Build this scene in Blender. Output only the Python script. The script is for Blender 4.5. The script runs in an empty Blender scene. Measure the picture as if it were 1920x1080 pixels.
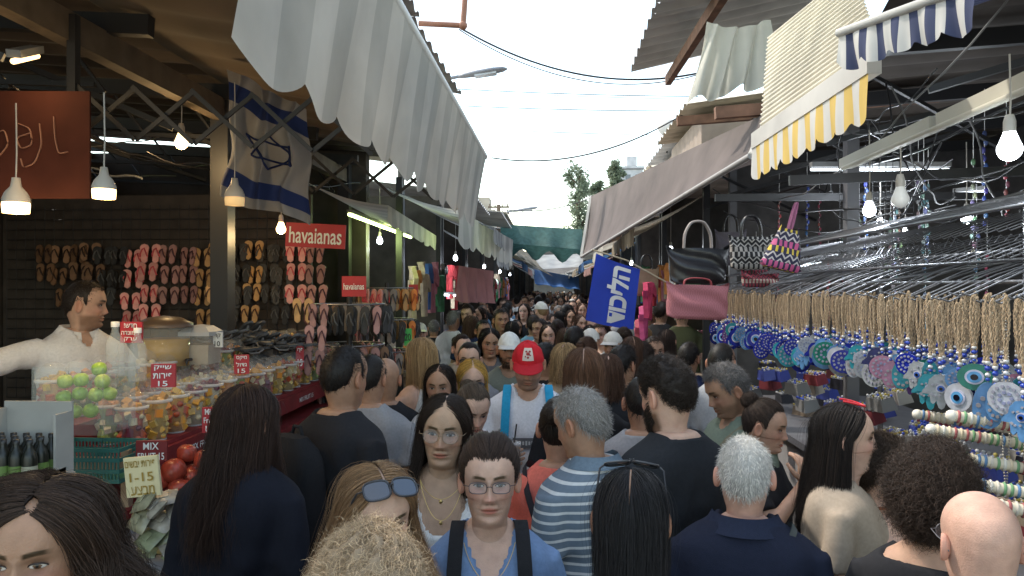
import bpy, math, random, time
import numpy as np
from mathutils import Vector, Matrix
T0=time.time()
R=math.radians; random.seed(7); rng=np.random.default_rng(7)
scene=bpy.context.scene; col=scene.collection
TH=math.atan(80/1400); CZ=2.0; FL=1400.0
def at(px,py,d):
    cx=(px-960)/FL*d; cz=CZ-(py-540)/FL*d
    return Vector((math.cos(TH)*cx-math.sin(TH)*d, math.cos(TH)*d+math.sin(TH)*cx, cz))
# ------------------------------------------------------------------ mesh helper
class MB:
    def __init__(s): s.V=[];s.F=[];s.C=[];s.n=0
    def add(s,V,F,c=(1,1,1),m=0,sm=True):
        V=np.asarray(V,float).reshape(-1,3)
        C=np.asarray(c,float)
        if C.ndim==1: C=np.tile(C,(len(V),1))
        s.V.append(V); s.C.append(C)
        F=np.asarray(F,int)
        mm=np.asarray(m); 
        if mm.ndim==0: mm=np.full(len(F),int(m))
        s.F.append((F+s.n,mm,sm)); s.n+=len(V)
        return s
    def grid(s,P,cu=False,cv=False,c=(1,1,1),m=0,sm=True):
        P=np.asarray(P,float); a,b=P.shape[:2]
        i=np.arange(a if cu else a-1); j=np.arange(b if cv else b-1)
        I,J=np.meshgrid(i,j,indexing='ij'); I2=(I+1)%a; J2=(J+1)%b
        F=np.stack([I*b+J,I2*b+J,I2*b+J2,I*b+J2],-1).reshape(-1,4)
        if callable(m): m=m(I.ravel(),J.ravel())
        return s.add(P.reshape(-1,3),F,np.asarray(c).reshape(-1,3) if np.asarray(c).ndim>1 else c,m,sm)
    def box(s,c,size,rot=None,col=(1,1,1),m=0,taper=1.0):
        x,y,z=[k/2 for k in size]
        V=np.array([[-x,-y,-z],[x,-y,-z],[x,y,-z],[-x,y,-z],[-x*taper,-y*taper,z],[x*taper,-y*taper,z],[x*taper,y*taper,z],[-x*taper,y*taper,z]])
        if rot is not None: V=V@np.array(rot.to_3x3()).T
        V=V+np.array(c)
        F=[[0,3,2,1],[4,5,6,7],[0,1,5,4],[1,2,6,5],[2,3,7,6],[3,0,4,7]]
        return s.add(V,F,col,m,False)
    def tube(s,path,r,n=8,col=(1,1,1),m=0,cap=True,sy=1.0,sm=True):
        P=np.array([tuple(p) for p in path],float); k=len(P)
        r=np.full(k,r) if np.isscalar(r) else np.array(r,float)
        T=np.gradient(P,axis=0); T/=np.linalg.norm(T,axis=1)[:,None]+1e-9
        ref=np.array([0,0,1.]) if abs(T[:,2]).mean()<.8 else np.array([1.,0,0])
        S=np.cross(T,ref); S/=np.linalg.norm(S,axis=1)[:,None]+1e-9
        U=np.cross(S,T)
        a=np.linspace(0,2*np.pi,n,endpoint=False)
        ring=P[:,None]+(S[:,None]*np.cos(a)[None,:,None]+U[:,None]*np.sin(a)[None,:,None]*sy)*r[:,None,None]
        s.grid(ring,cv=True,c=col,m=m,sm=sm)
        if cap:
            for q,pt in ((0,P[0]),(k-1,P[-1])):
                V=np.vstack([ring[q],pt[None]]); F=[[i,(i+1)%n,n] for i in range(n)]
                if q==0: F=[[f[1],f[0],f[2]] for f in F]
                s.add(V,F,col,m,sm)
        return s
    def beam(s,p,q,w,h=None,col=(1,1,1),m=0):
        p=Vector(p);q=Vector(q);h=h or w;d=q-p;L=d.length
        rot=d.to_track_quat('Y','Z').to_matrix()
        return s.box((p+q)/2,(w,L,h),rot,col,m)
    def lathe(s,prof,c=(0,0,0),n=16,col=(1,1,1),m=0,M=None,sm=True):
        a=np.linspace(0,2*np.pi,n,endpoint=False)
        P=np.array([[[r*math.cos(t),r*math.sin(t),z] for t in a] for r,z in prof])
        if M is not None: P=P@np.array(M.to_3x3()).T
        return s.grid(P+np.array(c),cv=True,c=col,m=m,sm=sm)
    def ell(s,c,r,nu=16,nv=10,col=(1,1,1),m=0,M=None):
        t=np.linspace(-np.pi/2,np.pi/2,nv);a=np.linspace(0,2*np.pi,nu,endpoint=False)
        P=np.stack([np.cos(t)[:,None]*np.cos(a),np.cos(t)[:,None]*np.sin(a),np.sin(t)[:,None]*np.ones(nu)],-1)*np.array(r)
        if M is not None: P=P@np.array(M.to_3x3()).T
        return s.grid(P+np.array(tuple(c)),cv=True,c=col,m=m)
    def poly(s,pts,th,M=None,c=(0,0,0),col=(1,1,1),m=0):   # flat outline in XZ, thickness along Y
        n=len(pts); pts=np.array(pts,float)
        V=np.vstack([np.c_[pts[:,0],np.full(n,-th/2),pts[:,1]],np.c_[pts[:,0],np.full(n,th/2),pts[:,1]]])
        ce=pts.mean(0); V=np.vstack([V,[[ce[0],-th/2,ce[1]],[ce[0],th/2,ce[1]]]])
        F=[];G=[]
        for i in range(n):
            j=(i+1)%n; F+= [[i,j,2*n],[n+j,n+i,2*n+1]]; G.append([i,n+i,n+j,j])
        if M is not None: V=V@np.array(M.to_3x3()).T
        V=V+np.array(tuple(c)); s.add(V,F,col,m,False); s.F.append((np.array(G)+s.n-len(V),np.full(n,m),False)); return s
    def data(s):
        return np.vstack(s.V), s.F, np.vstack(s.C)
    def mesh(s,name,mats,off=(0,0,0)):
        V,Fs,C=s.data(); V=V-np.array(off)
        me=bpy.data.meshes.new(name); me.vertices.add(len(V)); me.vertices.foreach_set('co',V.astype(np.float32).ravel())
        loops=np.concatenate([f.ravel() for f,_,_ in Fs]); tot=np.concatenate([np.full(len(f),f.shape[1]) for f,_,_ in Fs])
        me.loops.add(len(loops)); me.loops.foreach_set('vertex_index',loops.astype(np.int32))
        me.polygons.add(len(tot)); me.polygons.foreach_set('loop_start',np.r_[0,np.cumsum(tot)[:-1]].astype(np.int32))
        me.polygons.foreach_set('material_index',np.concatenate([m for _,m,_ in Fs]).astype(np.int32))
        me.update(calc_edges=True)
        me.polygons.foreach_set('use_smooth',np.concatenate([np.full(len(f),sm) for f,_,sm in Fs]))
        ca=me.color_attributes.new('Col','FLOAT_COLOR','POINT')
        ca.data.foreach_set('color',np.c_[C,np.ones(len(C))].astype(np.float32).ravel())
        for m in (mats if isinstance(mats,(list,tuple)) else [mats]): me.materials.append(m)
        return me
def origin(p):
    o=Vector((0,0,0))
    while p is not None: o+=p.location; p=p.parent
    return o
def tag(o,label=None,cat=None,group=None,kind=None):
    if label:o['label']=label
    if cat:o['category']=cat
    if group:o['group']=group
    if kind:o['kind']=kind
    return o
def link(name,me,parent=None):
    o=bpy.data.objects.new(name,me); col.objects.link(o)
    if parent is not None:o.parent=parent
    return o
def obj(name,mb,mats,parent=None,local=False):
    off=(0,0,0) if (local or parent is None) else tuple(origin(parent))
    return link(name,mb.mesh(name,mats,off),parent)
def single(name,mb,mats,label,cat,loc,group=None):
    o=link(name,mb.mesh(name,mats,tuple(loc))); o.location=loc; return tag(o,label,cat,group)
def thing(name,label,cat,loc=(0,0,0),rz=0,group=None):
    o=bpy.data.objects.new(name,None); col.objects.link(o); o.location=loc; o.rotation_euler=(0,0,rz); o.empty_display_size=.1
    return tag(o,label,cat,group)
def struct(name,mb,mats):
    o=obj(name,mb,mats); o['kind']='structure'; return o
def copy_tree(o,parent=None):
    c=o.copy(); col.objects.link(c); c.parent=parent
    for ch in list(o.children): copy_tree(ch,c)
    return c
# ------------------------------------------------------------------ materials
MC={}
def mat(name,c=(1,1,1),rough=.7,metal=0,vc=False,oc=False,ns=0,na=.15,bump=0,bs=None,tr=0,em=0,alpha=1,spec=.5,stripe=None,sss=0,stretch=None,dirt=0):
    if name in MC: return MC[name]
    m=bpy.data.materials.new(name); m.use_nodes=True; nt=m.node_tree; N=nt.nodes; L=nt.links
    b=N['Principled BSDF']; out=N['Material Output']
    b.inputs['Roughness'].default_value=rough; b.inputs['Metallic'].default_value=metal
    b.inputs['Specular IOR Level'].default_value=spec
    rgb=N.new('ShaderNodeRGB'); rgb.outputs[0].default_value=(*c,1); cur=rgb.outputs[0]
    tc=N.new('ShaderNodeTexCoord')
    def mul(a,bb):
        x=N.new('ShaderNodeMix'); x.data_type='RGBA'; x.blend_type='MULTIPLY'; x.inputs[0].default_value=1
        L.new(a,x.inputs[6]); L.new(bb,x.inputs[7]); return x.outputs[2]
    if vc:
        a=N.new('ShaderNodeAttribute'); a.attribute_name='Col'; cur=mul(cur,a.outputs['Color'])
    if oc:
        a=N.new('ShaderNodeObjectInfo'); cur=mul(cur,a.outputs['Color'])
    if stripe:   # (axis, period, duty, colour2)
        sx=N.new('ShaderNodeSeparateXYZ'); L.new(tc.outputs['Object'],sx.inputs[0])
        d=N.new('ShaderNodeMath'); d.operation='MODULO'; d.inputs[1].default_value=stripe[1]
        ad=N.new('ShaderNodeMath'); ad.operation='ADD'; ad.inputs[1].default_value=50*stripe[1]; L.new(sx.outputs[stripe[0]],ad.inputs[0]); L.new(ad.outputs[0],d.inputs[0])
        g=N.new('ShaderNodeMath'); g.operation='LESS_THAN'; g.inputs[1].default_value=stripe[1]*stripe[2]; L.new(d.outputs[0],g.inputs[0])
        x=N.new('ShaderNodeMix'); x.data_type='RGBA'; L.new(g.outputs[0],x.inputs[0]); L.new(cur,x.inputs[6]); x.inputs[7].default_value=(*stripe[3],1); cur=x.outputs[2]
    def noise(scale,det=4):
        t=N.new('ShaderNodeTexNoise'); t.inputs['Scale'].default_value=scale; t.inputs['Detail'].default_value=det
        if stretch:
            mp=N.new('ShaderNodeMapping'); mp.inputs['Scale'].default_value=stretch; L.new(tc.outputs['Object'],mp.inputs[0]); L.new(mp.outputs[0],t.inputs['Vector'])
        else: L.new(tc.outputs['Object'],t.inputs['Vector'])
        return t
    if ns:
        t=noise(ns); mr=N.new('ShaderNodeMapRange'); mr.inputs[1].default_value=.3; mr.inputs[2].default_value=.7
        mr.inputs[3].default_value=1-na; mr.inputs[4].default_value=1+na*.6; L.new(t.outputs[0],mr.inputs[0])
        cb=N.new('ShaderNodeCombineColor'); [L.new(mr.outputs[0],cb.inputs[i]) for i in range(3)]; cur=mul(cur,cb.outputs[0])
    if dirt:
        t=noise(1.7,8); mr=N.new('ShaderNodeMapRange'); mr.inputs[1].default_value=.42; mr.inputs[2].default_value=.7
        mr.inputs[3].default_value=1; mr.inputs[4].default_value=1-dirt; L.new(t.outputs[0],mr.inputs[0])
        cb=N.new('ShaderNodeCombineColor'); [L.new(mr.outputs[0],cb.inputs[i]) for i in range(3)]; cur=mul(cur,cb.outputs[0])
    L.new(cur,b.inputs['Base Color'])
    if bump:
        t=noise(bs or ns or 40); bp=N.new('ShaderNodeBump'); bp.inputs['Strength'].default_value=bump; bp.inputs['Distance'].default_value=.01
        L.new(t.outputs[0],bp.inputs['Height']); L.new(bp.outputs[0],b.inputs['Normal'])
    if sss:
        b.inputs['Subsurface Weight'].default_value=sss; b.inputs['Subsurface Radius'].default_value=(.012,.005,.003); b.inputs['Subsurface Scale'].default_value=1
    if em:
        b.inputs['Emission Color'].default_value=(*c,1); b.inputs['Emission Strength'].default_value=em
    if tr:
        t=N.new('ShaderNodeBsdfTranslucent'); L.new(cur,t.inputs[0]); x=N.new('ShaderNodeMixShader'); x.inputs[0].default_value=tr
        L.new(b.outputs[0],x.inputs[1]); L.new(t.outputs[0],x.inputs[2]); L.new(x.outputs[0],out.inputs[0])
    if alpha<1:
        t=N.new('ShaderNodeBsdfTransparent'); x=N.new('ShaderNodeMixShader'); x.inputs[0].default_value=alpha
        L.new(t.outputs[0],x.inputs[1]); L.new(b.outputs[0],x.inputs[2]); L.new(x.outputs[0],out.inputs[0])
    MC[name]=m; return m
SKIN=mat('skin',rough=.54,vc=True,oc=True,ns=26,na=.16,sss=.12,spec=.32,bump=.18,bs=240)
HAIR=mat('hair_strands',rough=.55,vc=True,oc=True,spec=.3)
CLOTH=mat('cloth',rough=.9,oc=True,vc=True,ns=90,na=.10,bump=.25,bs=500,spec=.15)
STRP=mat('striped_polo',c=(.15,.19,.235),rough=.9,ns=60,na=.08,stripe=(2,.029,.30,(.60,.61,.60)),spec=.15,bump=.2,bs=500)
EYE=mat('eye_mat',rough=.2,vc=True)
PLAST=mat('plastic_col',rough=.35,oc=True,vc=True)
FABR=mat('cap_fabric',rough=.85,oc=True,vc=True,ns=60,na=.08,spec=.2)
DARK=mat('dark_plastic',(.015,.015,.017),.3)
STEEL=mat('chrome_wire',(.26,.26,.275),.42,.9)
GLASS=mat('lens_clear',(.8,.85,.9),.05,alpha=.10)
def flat(name,c,**k): return mat(name,c,**k)
# ------------------------------------------------------------------ people
ZT=[-.20,-.15,-.128,-.118,-.112,-.100,-.085,-.065,-.03,0,.03]
FT=[.040,.040,.048,.066,.078,.086,.083,.086,.088,.087,.093]
BT=[.062,.058,.058,.058,.059,.062,.068,.076,.088,.096,.100]
WT=[.060,.055,.055,.056,.054,.056,.061,.066,.071,.0745,.077]
_zf=np.linspace(-.21,.03,240); _k=np.exp(-.5*(np.arange(-12,13)/4.)**2); _k/=_k.sum()
def _sm(t): v=np.interp(_zf,ZT,t); return np.convolve(np.pad(v,12,mode='edge'),_k,'valid')
_F,_B,_W=_sm(FT),_sm(BT),_sm(WT); _F+= (.093-_F[-1])*np.clip((_zf+.01)/.04,0,1); _B+=(.1-_B[-1])*np.clip((_zf+.01)/.04,0,1)
def G(x,z,x0,z0,sx,sz): return np.exp(-((x-x0)/sx)**2/2-((z-z0)/sz)**2/2)
def head_surf(a,z,fem=False):
    e=np.sqrt(np.clip(1-((z-.03)/.088)**2,0,1)); up=z>.03
    f=np.where(up,.093*e,np.interp(z,_zf,_F)); b=np.where(up,.1*e,np.interp(z,_zf,_B)); w=np.where(up,.077*e,np.interp(z,_zf,_W))
    if fem: w=w*np.where(z<-.04,.95,1.0)
    c=np.cos(a); s=np.sin(a)
    jaw=np.clip((-.05-z)/.05,0,1)*(z>-.13)
    x=w*s*(1-.16*jaw*np.clip(c,0,1)**1.5)
    y=np.where(c>0,-f*np.abs(c)**.92,b*np.abs(c))
    fr=np.clip(c*2.2-.4,0,1); ax=np.abs(x)
    hz=np.interp(z,[-.052,-.046,-.036,-.02,.0,.012,.02],[0,.009,.022,.015,.008,.004,0])
    sg=np.interp(z,[-.045,-.03,0,.02],[.0105,.009,.0065,.008])
    d=hz*np.exp(-(x/sg)**2/2)
    d+=.0065*G(ax,z,.0130,-.040,.005,.006)
    d-=.0100*G(ax,z,.030,.001,.013,.010)
    d+=(.0035 if fem else .006)*G(ax,z,.026,.021,.016,.007)
    d+=.0045*G(ax,z,.043,-.028,.016,.014)
    d+=.0060*G(x,z,0,-.0625,.016,.0038)+.007*G(x,z,0,-.0745,.014,.0048)-.005*G(x,z,0,-.0685,.018,.0018)
    d-=.004*G(x,z,0,-.085,.02,.005); d+=.004*G(x,z,0,-.102,.016,.01)
    d-=.003*G(ax,z,.034,-.055,.006,.014)
    y=y-d*fr
    return np.stack([x,y,z+0*x],-1)
def rotm(yaw,pitch,roll):
    return np.array((Matrix.Rotation(R(yaw),3,'Z')@Matrix.Rotation(R(roll),3,'Y')@Matrix.Rotation(R(pitch),3,'X')))
HC=np.array([0,-.012,1.632]); PIV=np.array([0,.02,-.11])
def htrans(P,ht,w=None):
    Rm=rotm(*ht); Q=P-PIV; Q2=Q@Rm.T
    if w is None: return Q2+PIV+HC
    return Q*(1-w[...,None])+Q2*w[...,None]+PIV+HC
def head_mb(mb,ht,fem,beard=0,browd=.14):
    zr=np.r_[np.linspace(-.20,-.13,12),np.linspace(-.127,.03,72),.03+.088*np.sin(np.linspace(0,np.pi/2,18)[1:])]
    t=np.linspace(-np.pi,np.pi,124,endpoint=False); a=t-.45*np.sin(t)
    A,Z=np.meshgrid(a,zr); P=head_surf(A,Z,fem)
    C=np.ones(P.shape); x,z=P[...,0],P[...,2]; fr=(np.cos(A)>.2); ax=np.abs(x)
    lip=np.clip(1.3-((x/.025)**2+((z+.0685)/(.0105*(1-.3*(x/.025)**2)+1e-4))**2),0,1)*fr
    lc=np.array([.82,.44,.42]) if fem else np.array([.88,.60,.56])
    C=C*(1-lip[...,None])+lc*lip[...,None]
    ml=np.exp(-((z+.0685)/.0018)**2)*(ax<.025)*fr; C*= (1-.62*ml[...,None])
    bz=.021+.004*np.sin(np.clip((ax-.012)/.038,0,1)*2.6)
    br=np.clip(1.5-((z-bz)/.0046)**2,0,1)*np.clip((ax-.009)/.005,0,1)*np.clip((.052-ax)/.012,0,1)*fr; C*= (1-(1-browd)*np.clip(br,0,1)[...,None]*np.array([1,1,1.05])).clip(0,1)
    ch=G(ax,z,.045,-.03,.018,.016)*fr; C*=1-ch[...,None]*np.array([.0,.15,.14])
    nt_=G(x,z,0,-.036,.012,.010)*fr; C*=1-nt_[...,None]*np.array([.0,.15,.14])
    C*=1-(.34*G(ax,z,.030,-.011,.013,.006)*fr)[...,None]*np.array([.8,1,.95])  # shade around eyes, nostrils, nasal folds and lip crease painted into skin colour
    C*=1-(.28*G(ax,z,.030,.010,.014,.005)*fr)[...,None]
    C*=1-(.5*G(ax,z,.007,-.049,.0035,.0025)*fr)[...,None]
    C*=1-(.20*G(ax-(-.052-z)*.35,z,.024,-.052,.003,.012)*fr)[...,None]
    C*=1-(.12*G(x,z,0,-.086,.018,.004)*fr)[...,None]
    if beard:
        bd=np.clip((-.045-z)/.015,0,1)*(z>-.135)*np.clip((np.cos(A)+.25)*4,0,1)*(1-np.clip(lip*2,0,1)); C*=1-beard*bd[...,None]*np.array([.8,.85,.9])
    w=np.clip((zr+.195)/.08,0,1); w=w*w*(3-2*w)
    V=htrans(P,ht,np.tile(w[:,None],(1,len(a))))
    mb.grid(V,cv=True,c=C)
    for s in (-1,1):
        tt=np.linspace(-np.pi/2,np.pi/2,9);aa=np.linspace(0,2*np.pi,16,endpoint=False)
        E_=np.stack([np.cos(tt)[:,None]*np.cos(aa)*.011,np.cos(tt)[:,None]*np.sin(aa)*.018,np.sin(tt)[:,None]*np.ones(16)*.032],-1)
        q=np.hypot(E_[...,1]/.018,E_[...,2]/.032); E_[...,0]+=(.012*np.clip(1-q,0,1)*-1.3+.004)*(E_[...,0]>0)
        E_[...,0]*=s; E_[...,0]+=s*(.004*q)
        ang=s*-.45; ca,sa=math.cos(ang),math.sin(ang); X=E_[...,0]*ca-E_[...,1]*sa;Y=E_[...,0]*sa+E_[...,1]*ca
        E_=np.stack([X+s*.079,Y+.014,E_[...,2]-.008+E_[...,1]*0],-1)
        mb.grid(htrans(E_,ht),cv=True,c=(1,.84,.80))
def eye_mb(s,ht,iris=(.06,.03,.015),look=(0,0)):
    mb=MB(); u=np.linspace(-1,1,19); v=np.linspace(-1,1,13); U,Vv=np.meshgrid(u,v,indexing='ij')
    hh=np.where(Vv>0,.0056,.0043)*np.clip(1-U**2,0,1)**.6
    x=.0145*U; z=hh*Vv+.0006*U
    y=-.0764-.0045*(1-U**2)*(1-.3*Vv**2)+ .18*x
    cx=x-look[0]*.004; cz=z-look[1]*.003-.0010; r=np.hypot(cx,cz)
    C=np.where((r<.0066)[...,None],np.array(iris),np.array([.50,.45,.41])); C=np.where((r<.0032)[...,None],.005,C)
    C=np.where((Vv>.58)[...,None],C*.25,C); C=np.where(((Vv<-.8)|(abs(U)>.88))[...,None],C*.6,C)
    P=np.stack([s*(.0305+x),y,z+.001],-1); mb.grid(htrans(P,ht),c=C)
    tp=[]; uu=np.linspace(-1.05,1.1,12)
    for q in uu: tp.append((s*(.0305+.0145*q),-.0764-.0052*(1-min(1,q*q))+.18*.0145*q-.0008,.001+.0058*max(0,1-q*q)**.6+.0004*q))
    mb.tube(htrans(np.array(tp),ht),.0013,5,(.03,.02,.02))
    return mb
def rings(fem,inf=0):
    r=[(.78,.11,.10,0),(.86,.165,.115,.01),(.95,.172,.12,.01),(1.08,.15,.11,0),(1.20,.16,.118,0),(1.30,.178,.128,0),(1.385,.190,.115,.008),(1.43,.180,.098,.014),(1.46,.142,.08,.018),(1.485,.098,.066,.02),(1.515,.064,.058,.02)]
    if fem: r=[(z,w*(1.04 if z<1 else .86 if z<1.25 else .88),h*(1.0 if z<1 else .93 if z<1.2 else 1.02 if z<1.35 else .92),cy-(.012 if 1.2<z<1.35 else 0)) for z,w,h,cy in r]
    return [(z,w+inf,h+inf,cy) for z,w,h,cy in r]
def torso(mb,rs):
    a=np.linspace(0,2*np.pi,32,endpoint=False); c,s=np.cos(a),np.sin(a); e=.82
    zz=np.array([q[0] for q in rs]); zf=np.linspace(zz[0],zz[-1],40)
    ip=lambda k:np.interp(zf,zz,[q[k] for q in rs])
    W,H,Y=ip(1),ip(2),ip(3)
    P=np.stack([W[:,None]*np.sign(c)*np.abs(c)**e,Y[:,None]+H[:,None]*np.sign(s)*np.abs(s)**e,zf[:,None]+0*c],-1)
    mb.grid(P,cv=True)
    for q in (0,-1):
        V=np.vstack([P[q],P[q].mean(0)]); F=[[i,(i+1)%32,32] if q else [(i+1)%32,i,32] for i in range(32)]; mb.add(V,F)
ARM0=((.225,.03,1.14),(.235,-.06,.90))
def arm_pts(s,arm,fem):
    k=.89 if fem else 1
    sh=np.array([s*.172*k,.012,1.405]); el,wr=[np.array(p,float)*np.array([s,1,1]) for p in arm[:2]]
    return sh,el,wr
def smoothpath(pts,rad,n=6):
    P=[];Q=[]
    for i in range(len(pts)-1):
        for j in range(n):
            t=j/n; P.append(pts[i]*(1-t)+pts[i+1]*t); Q.append(rad[i]*(1-t)+rad[i+1]*t)
    P.append(pts[-1]);Q.append(rad[-1]); P=np.array(P);Q=np.array(Q)
    for _ in range(2): P[1:-1]=(P[:-2]+2*P[1:-1]+P[2:])/4
    return P,Q
def hand(mb,wr,dr,pn,curl,s):
    dr=Vector(dr).normalized(); pn=Vector(pn); pn=(pn-dr*pn.dot(dr)).normalized(); sd=dr.cross(pn)*s
    wr=Vector(wr); path=[wr-dr*.02,wr+dr*.02,wr+dr*.05,wr+dr*.085,wr+dr*.095]
    a=np.linspace(0,2*np.pi,14,endpoint=False); P=[]
    for p,w,h in zip(path,(.026,.030,.040,.042,.036),(.020,.018,.017,.014,.008)):
        P.append([tuple(p+sd*math.cos(t)*w+pn*math.sin(t)*h) for t in a])
    P.append([tuple(path[-1]+dr*.003)]*14); mb.grid(np.array(P),cv=True)
    for k,(o,L) in enumerate(((-.031,.072),(-.0105,.082),(.0105,.077),(.031,.060))):
        p=wr+dr*.083+sd*o; pts=[p]; ang=.12
        for j in range(3):
            ang+=curl*(.8+.08*k); q=pts[-1]+(dr*math.cos(ang)+pn*math.sin(ang)+sd*o*1.5)*L*(.44,.32,.24)[j]; pts.append(q)
        PP,QQ=smoothpath(np.array([tuple(x) for x in pts]),[.0095,.009,.0082,.0062],3); mb.tube(PP,QQ,8)
    p=wr+dr*.025-sd*.026; d2=(dr*.6-sd*.75+pn*.35).normalized(); d3=(dr*.85-sd*.2+pn*(.3+curl*.6)).normalized()
    PP,QQ=smoothpath(np.array([tuple(x) for x in (p,p+d2*.04,p+d2*.04+d3*.03,p+d2*.04+d3*.055)]),[.013,.0115,.010,.007],3); mb.tube(PP,QQ,8)
def remesh(mb,vox,sm=4):
    me=mb.mesh('t',[]); o=link('t',me); m=o.modifiers.new('r','REMESH'); m.mode='VOXEL'; m.voxel_size=vox
    s=o.modifiers.new('s','SMOOTH'); s.factor=.5; s.iterations=sm
    dg=bpy.context.evaluated_depsgraph_get(); e=o.evaluated_get(dg).data
    V=np.empty(len(e.vertices)*3,np.float32); e.vertices.foreach_get('co',V); V=V.reshape(-1,3).astype(float)
    nl=len(e.loops); lv=np.empty(nl,np.int32); e.loops.foreach_get('vertex_index',lv)
    tot=np.empty(len(e.polygons),np.int32); e.polygons.foreach_get('loop_total',tot)
    st=np.r_[0,np.cumsum(tot)[:-1]]; q=tot==4; F=lv[st[q][:,None]+np.arange(4)]
    bpy.data.objects.remove(o); bpy.data.meshes.remove(me); return V,F
def vnorm(V,F):
    n=np.cross(V[F[:,2]]-V[F[:,0]],V[F[:,3]]-V[F[:,1]]); N=np.zeros_like(V)
    for k in range(4): np.add.at(N,F[:,k],n)
    return N/(np.linalg.norm(N,axis=1)[:,None]+1e-12)
CACHE={}
def cached(key,fn):
    k=repr(key)
    if k not in CACHE: CACHE[k]=fn()
    return CACHE[k]
def core(fem,arms,vox):
    def f():
        mb=MB(); torso(mb,rings(fem)); k=.86 if fem else 1
        for s,arm in ((-1,arms[0]),(1,arms[1])):
            sh,el,wr=arm_pts(s,arm,fem); P,Q=smoothpath(np.array([sh,(sh+el)/2,el,el*.6+wr*.4,wr]),np.array([.053,.046,.040,.038,.026])*k); mb.tube(P,Q,14)
            P,Q=smoothpath(np.array([[s*.085,0,.88],[s*.095,-.01,.5],[s*.095,.03,.35],[s*.095,.01,.09],[s*.097,-.02,.05],[s*.105,-.15,.03]]),[.09,.058,.056,.038,.036,.03]); mb.tube(P,Q,14)
        return remesh(mb,vox,3)
    return cached(('core',fem,arms,vox),f)
NECK={'crew':(.072,1.445,2.5,1.508),'v':(.085,1.355,1.05,1.502),'scoop':(.105,1.31,3,1.465),'high':(.05,1.5,2,1.53),'polo':(.062,1.42,1.2,1.515),'wide':(.115,1.40,2.5,1.468)}
def shirt_data(fem,arms,kind,neck,vox):
    def f():
        mb=MB(); inf={'tank':.009,'tee':.016,'long':.017,'jacket':.030}[kind]; rs=rings(fem,inf)
        hem=.84; rs=[(max(z,hem-.001*(i==0)),w+(.02 if z<1.15 and kind!='tank' else .006 if z<1.4 else .002),h+(.018 if z<1.15 else .003),cy) for i,(z,w,h,cy) in enumerate(rs)]
        if kind!='tank': rs=[(z,max(w,(.165 if fem else .182)) if z<1.25 else w,h,cy) for z,w,h,cy in rs]
        torso(mb,rs); k=.86 if fem else 1
        if kind!='tank':
            for s,arm in ((-1,arms[0]),(1,arms[1])):
                sh,el,wr=arm_pts(s,arm,fem)
                if kind=='tee':
                    e2=sh+(el-sh)*.72; P,Q=smoothpath(np.array([sh,(sh+e2)/2,e2]),np.array([.068,.068,.070])*k)
                else:
                    j=.010 if kind=='jacket' else 0; P,Q=smoothpath(np.array([sh,(sh+el)/2,el,el*.5+wr*.5,wr*.97+el*.03]),np.array([.068+j,.062+j,.056+j,.05+j,.038+j])*k)
                mb.tube(P,Q,16)
        V,F=remesh(mb,vox,5); N=vnorm(V,F); x,y,z=V.T
        fold=.0045*np.sin(9*z+14*x+4*np.sin(11*y+3*x))+.004*np.sin(31*z-17*np.abs(x)+5*np.sin(13*x+2))*np.clip((1.4-z)*4,0,1)+.003*np.sin(70*np.abs(x)+22*z)*np.clip(1-abs(z-1.33)/.12,0,1)
        fold+=.003*np.sin(47*x+11*np.sin(8*z))*np.clip((1.25-z)*4,0,1)
        fold+=.0035*np.sin(60*z+25*np.abs(x)+6*np.sin(9*y))*np.clip(1-abs(z-1.18)/.2,0,1)
        if kind!='tank': V=V+N*(fold*np.clip((1.50-z)*12,0,1))[:,None]
        wn,zf,ex,zb=NECK[neck]; ax=np.abs(x)
        g=np.where(y<.0,z-(zf+(1.515-zf)*np.clip(ax/wn,0,1)**ex),z-zb)
        gg=np.minimum(g,(wn-ax)*1.0+.0)
        if kind=='tank':
            k2=.88 if fem else 1; ed=np.where(z>1.30,(ax-(.098+(1.42-z)*.35)*k2*1.02),-1); gg=np.maximum(gg,ed)
        w=np.clip(gg/.010+.5,0,1); V=V-N*(w*(.045 if kind!='tank' else .028)+0)[:,None]
        return V,F
    return cached(('shirt',fem,arms,kind,neck,vox),f)
CE=np.array([0,.004,.012]); RE=np.array([.077,.098,.107])
def dirv(phi,el): return np.stack([np.sin(phi)*np.cos(el),-np.cos(phi)*np.cos(el),np.sin(el)],-1)
def Ept(d,off): return CE+d*(RE+np.asarray(off)[...,None])
PH=np.radians([0,35,52,66,76,86,104,118,150,180.1]); EL=[37,39,31,10,-10,8,6,-22,-40,-44]
def hl(phi,shift=0,sidecut=0):
    e=np.interp(np.abs(phi),PH,EL)+np.interp(np.abs(phi),np.radians([0,55,80,180]),[shift,shift*.8,0,0])-np.interp(np.abs(phi),np.radians([0,70,95,180]),[0,0,sidecut,sidecut]); return np.radians(e)
def strands(mb,P,r,colv):
    P=np.asarray(P); N,S=P.shape[:2]; T=np.gradient(P,axis=1); T/=np.linalg.norm(T,axis=2)[...,None]+1e-9
    ref=P-CE; A=np.cross(T,ref); A/=np.linalg.norm(A,axis=2)[...,None]+1e-9; B=np.cross(A,T)
    rr=np.asarray(r)*np.linspace(1,.25,S)**.7
    ring=np.stack([P+(A*math.cos(t)+B*math.sin(t)*.5)*rr[None,:,None] for t in (0,2.094,4.188)],2)
    V=ring.reshape(-1,3); b=(np.arange(N)*S*3)[:,None,None]; i=np.arange(S-1)[None,:,None]*3; j=np.arange(3)[None,None,:]; j2=(j+1)%3
    F=np.stack([b+i+j,b+i+3+j,b+i+3+j2,b+i+j2],-1).reshape(-1,4)
    C=np.repeat(colv,S*3)[:,None]*np.ones(3); mb.add(V,F,C)
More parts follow.
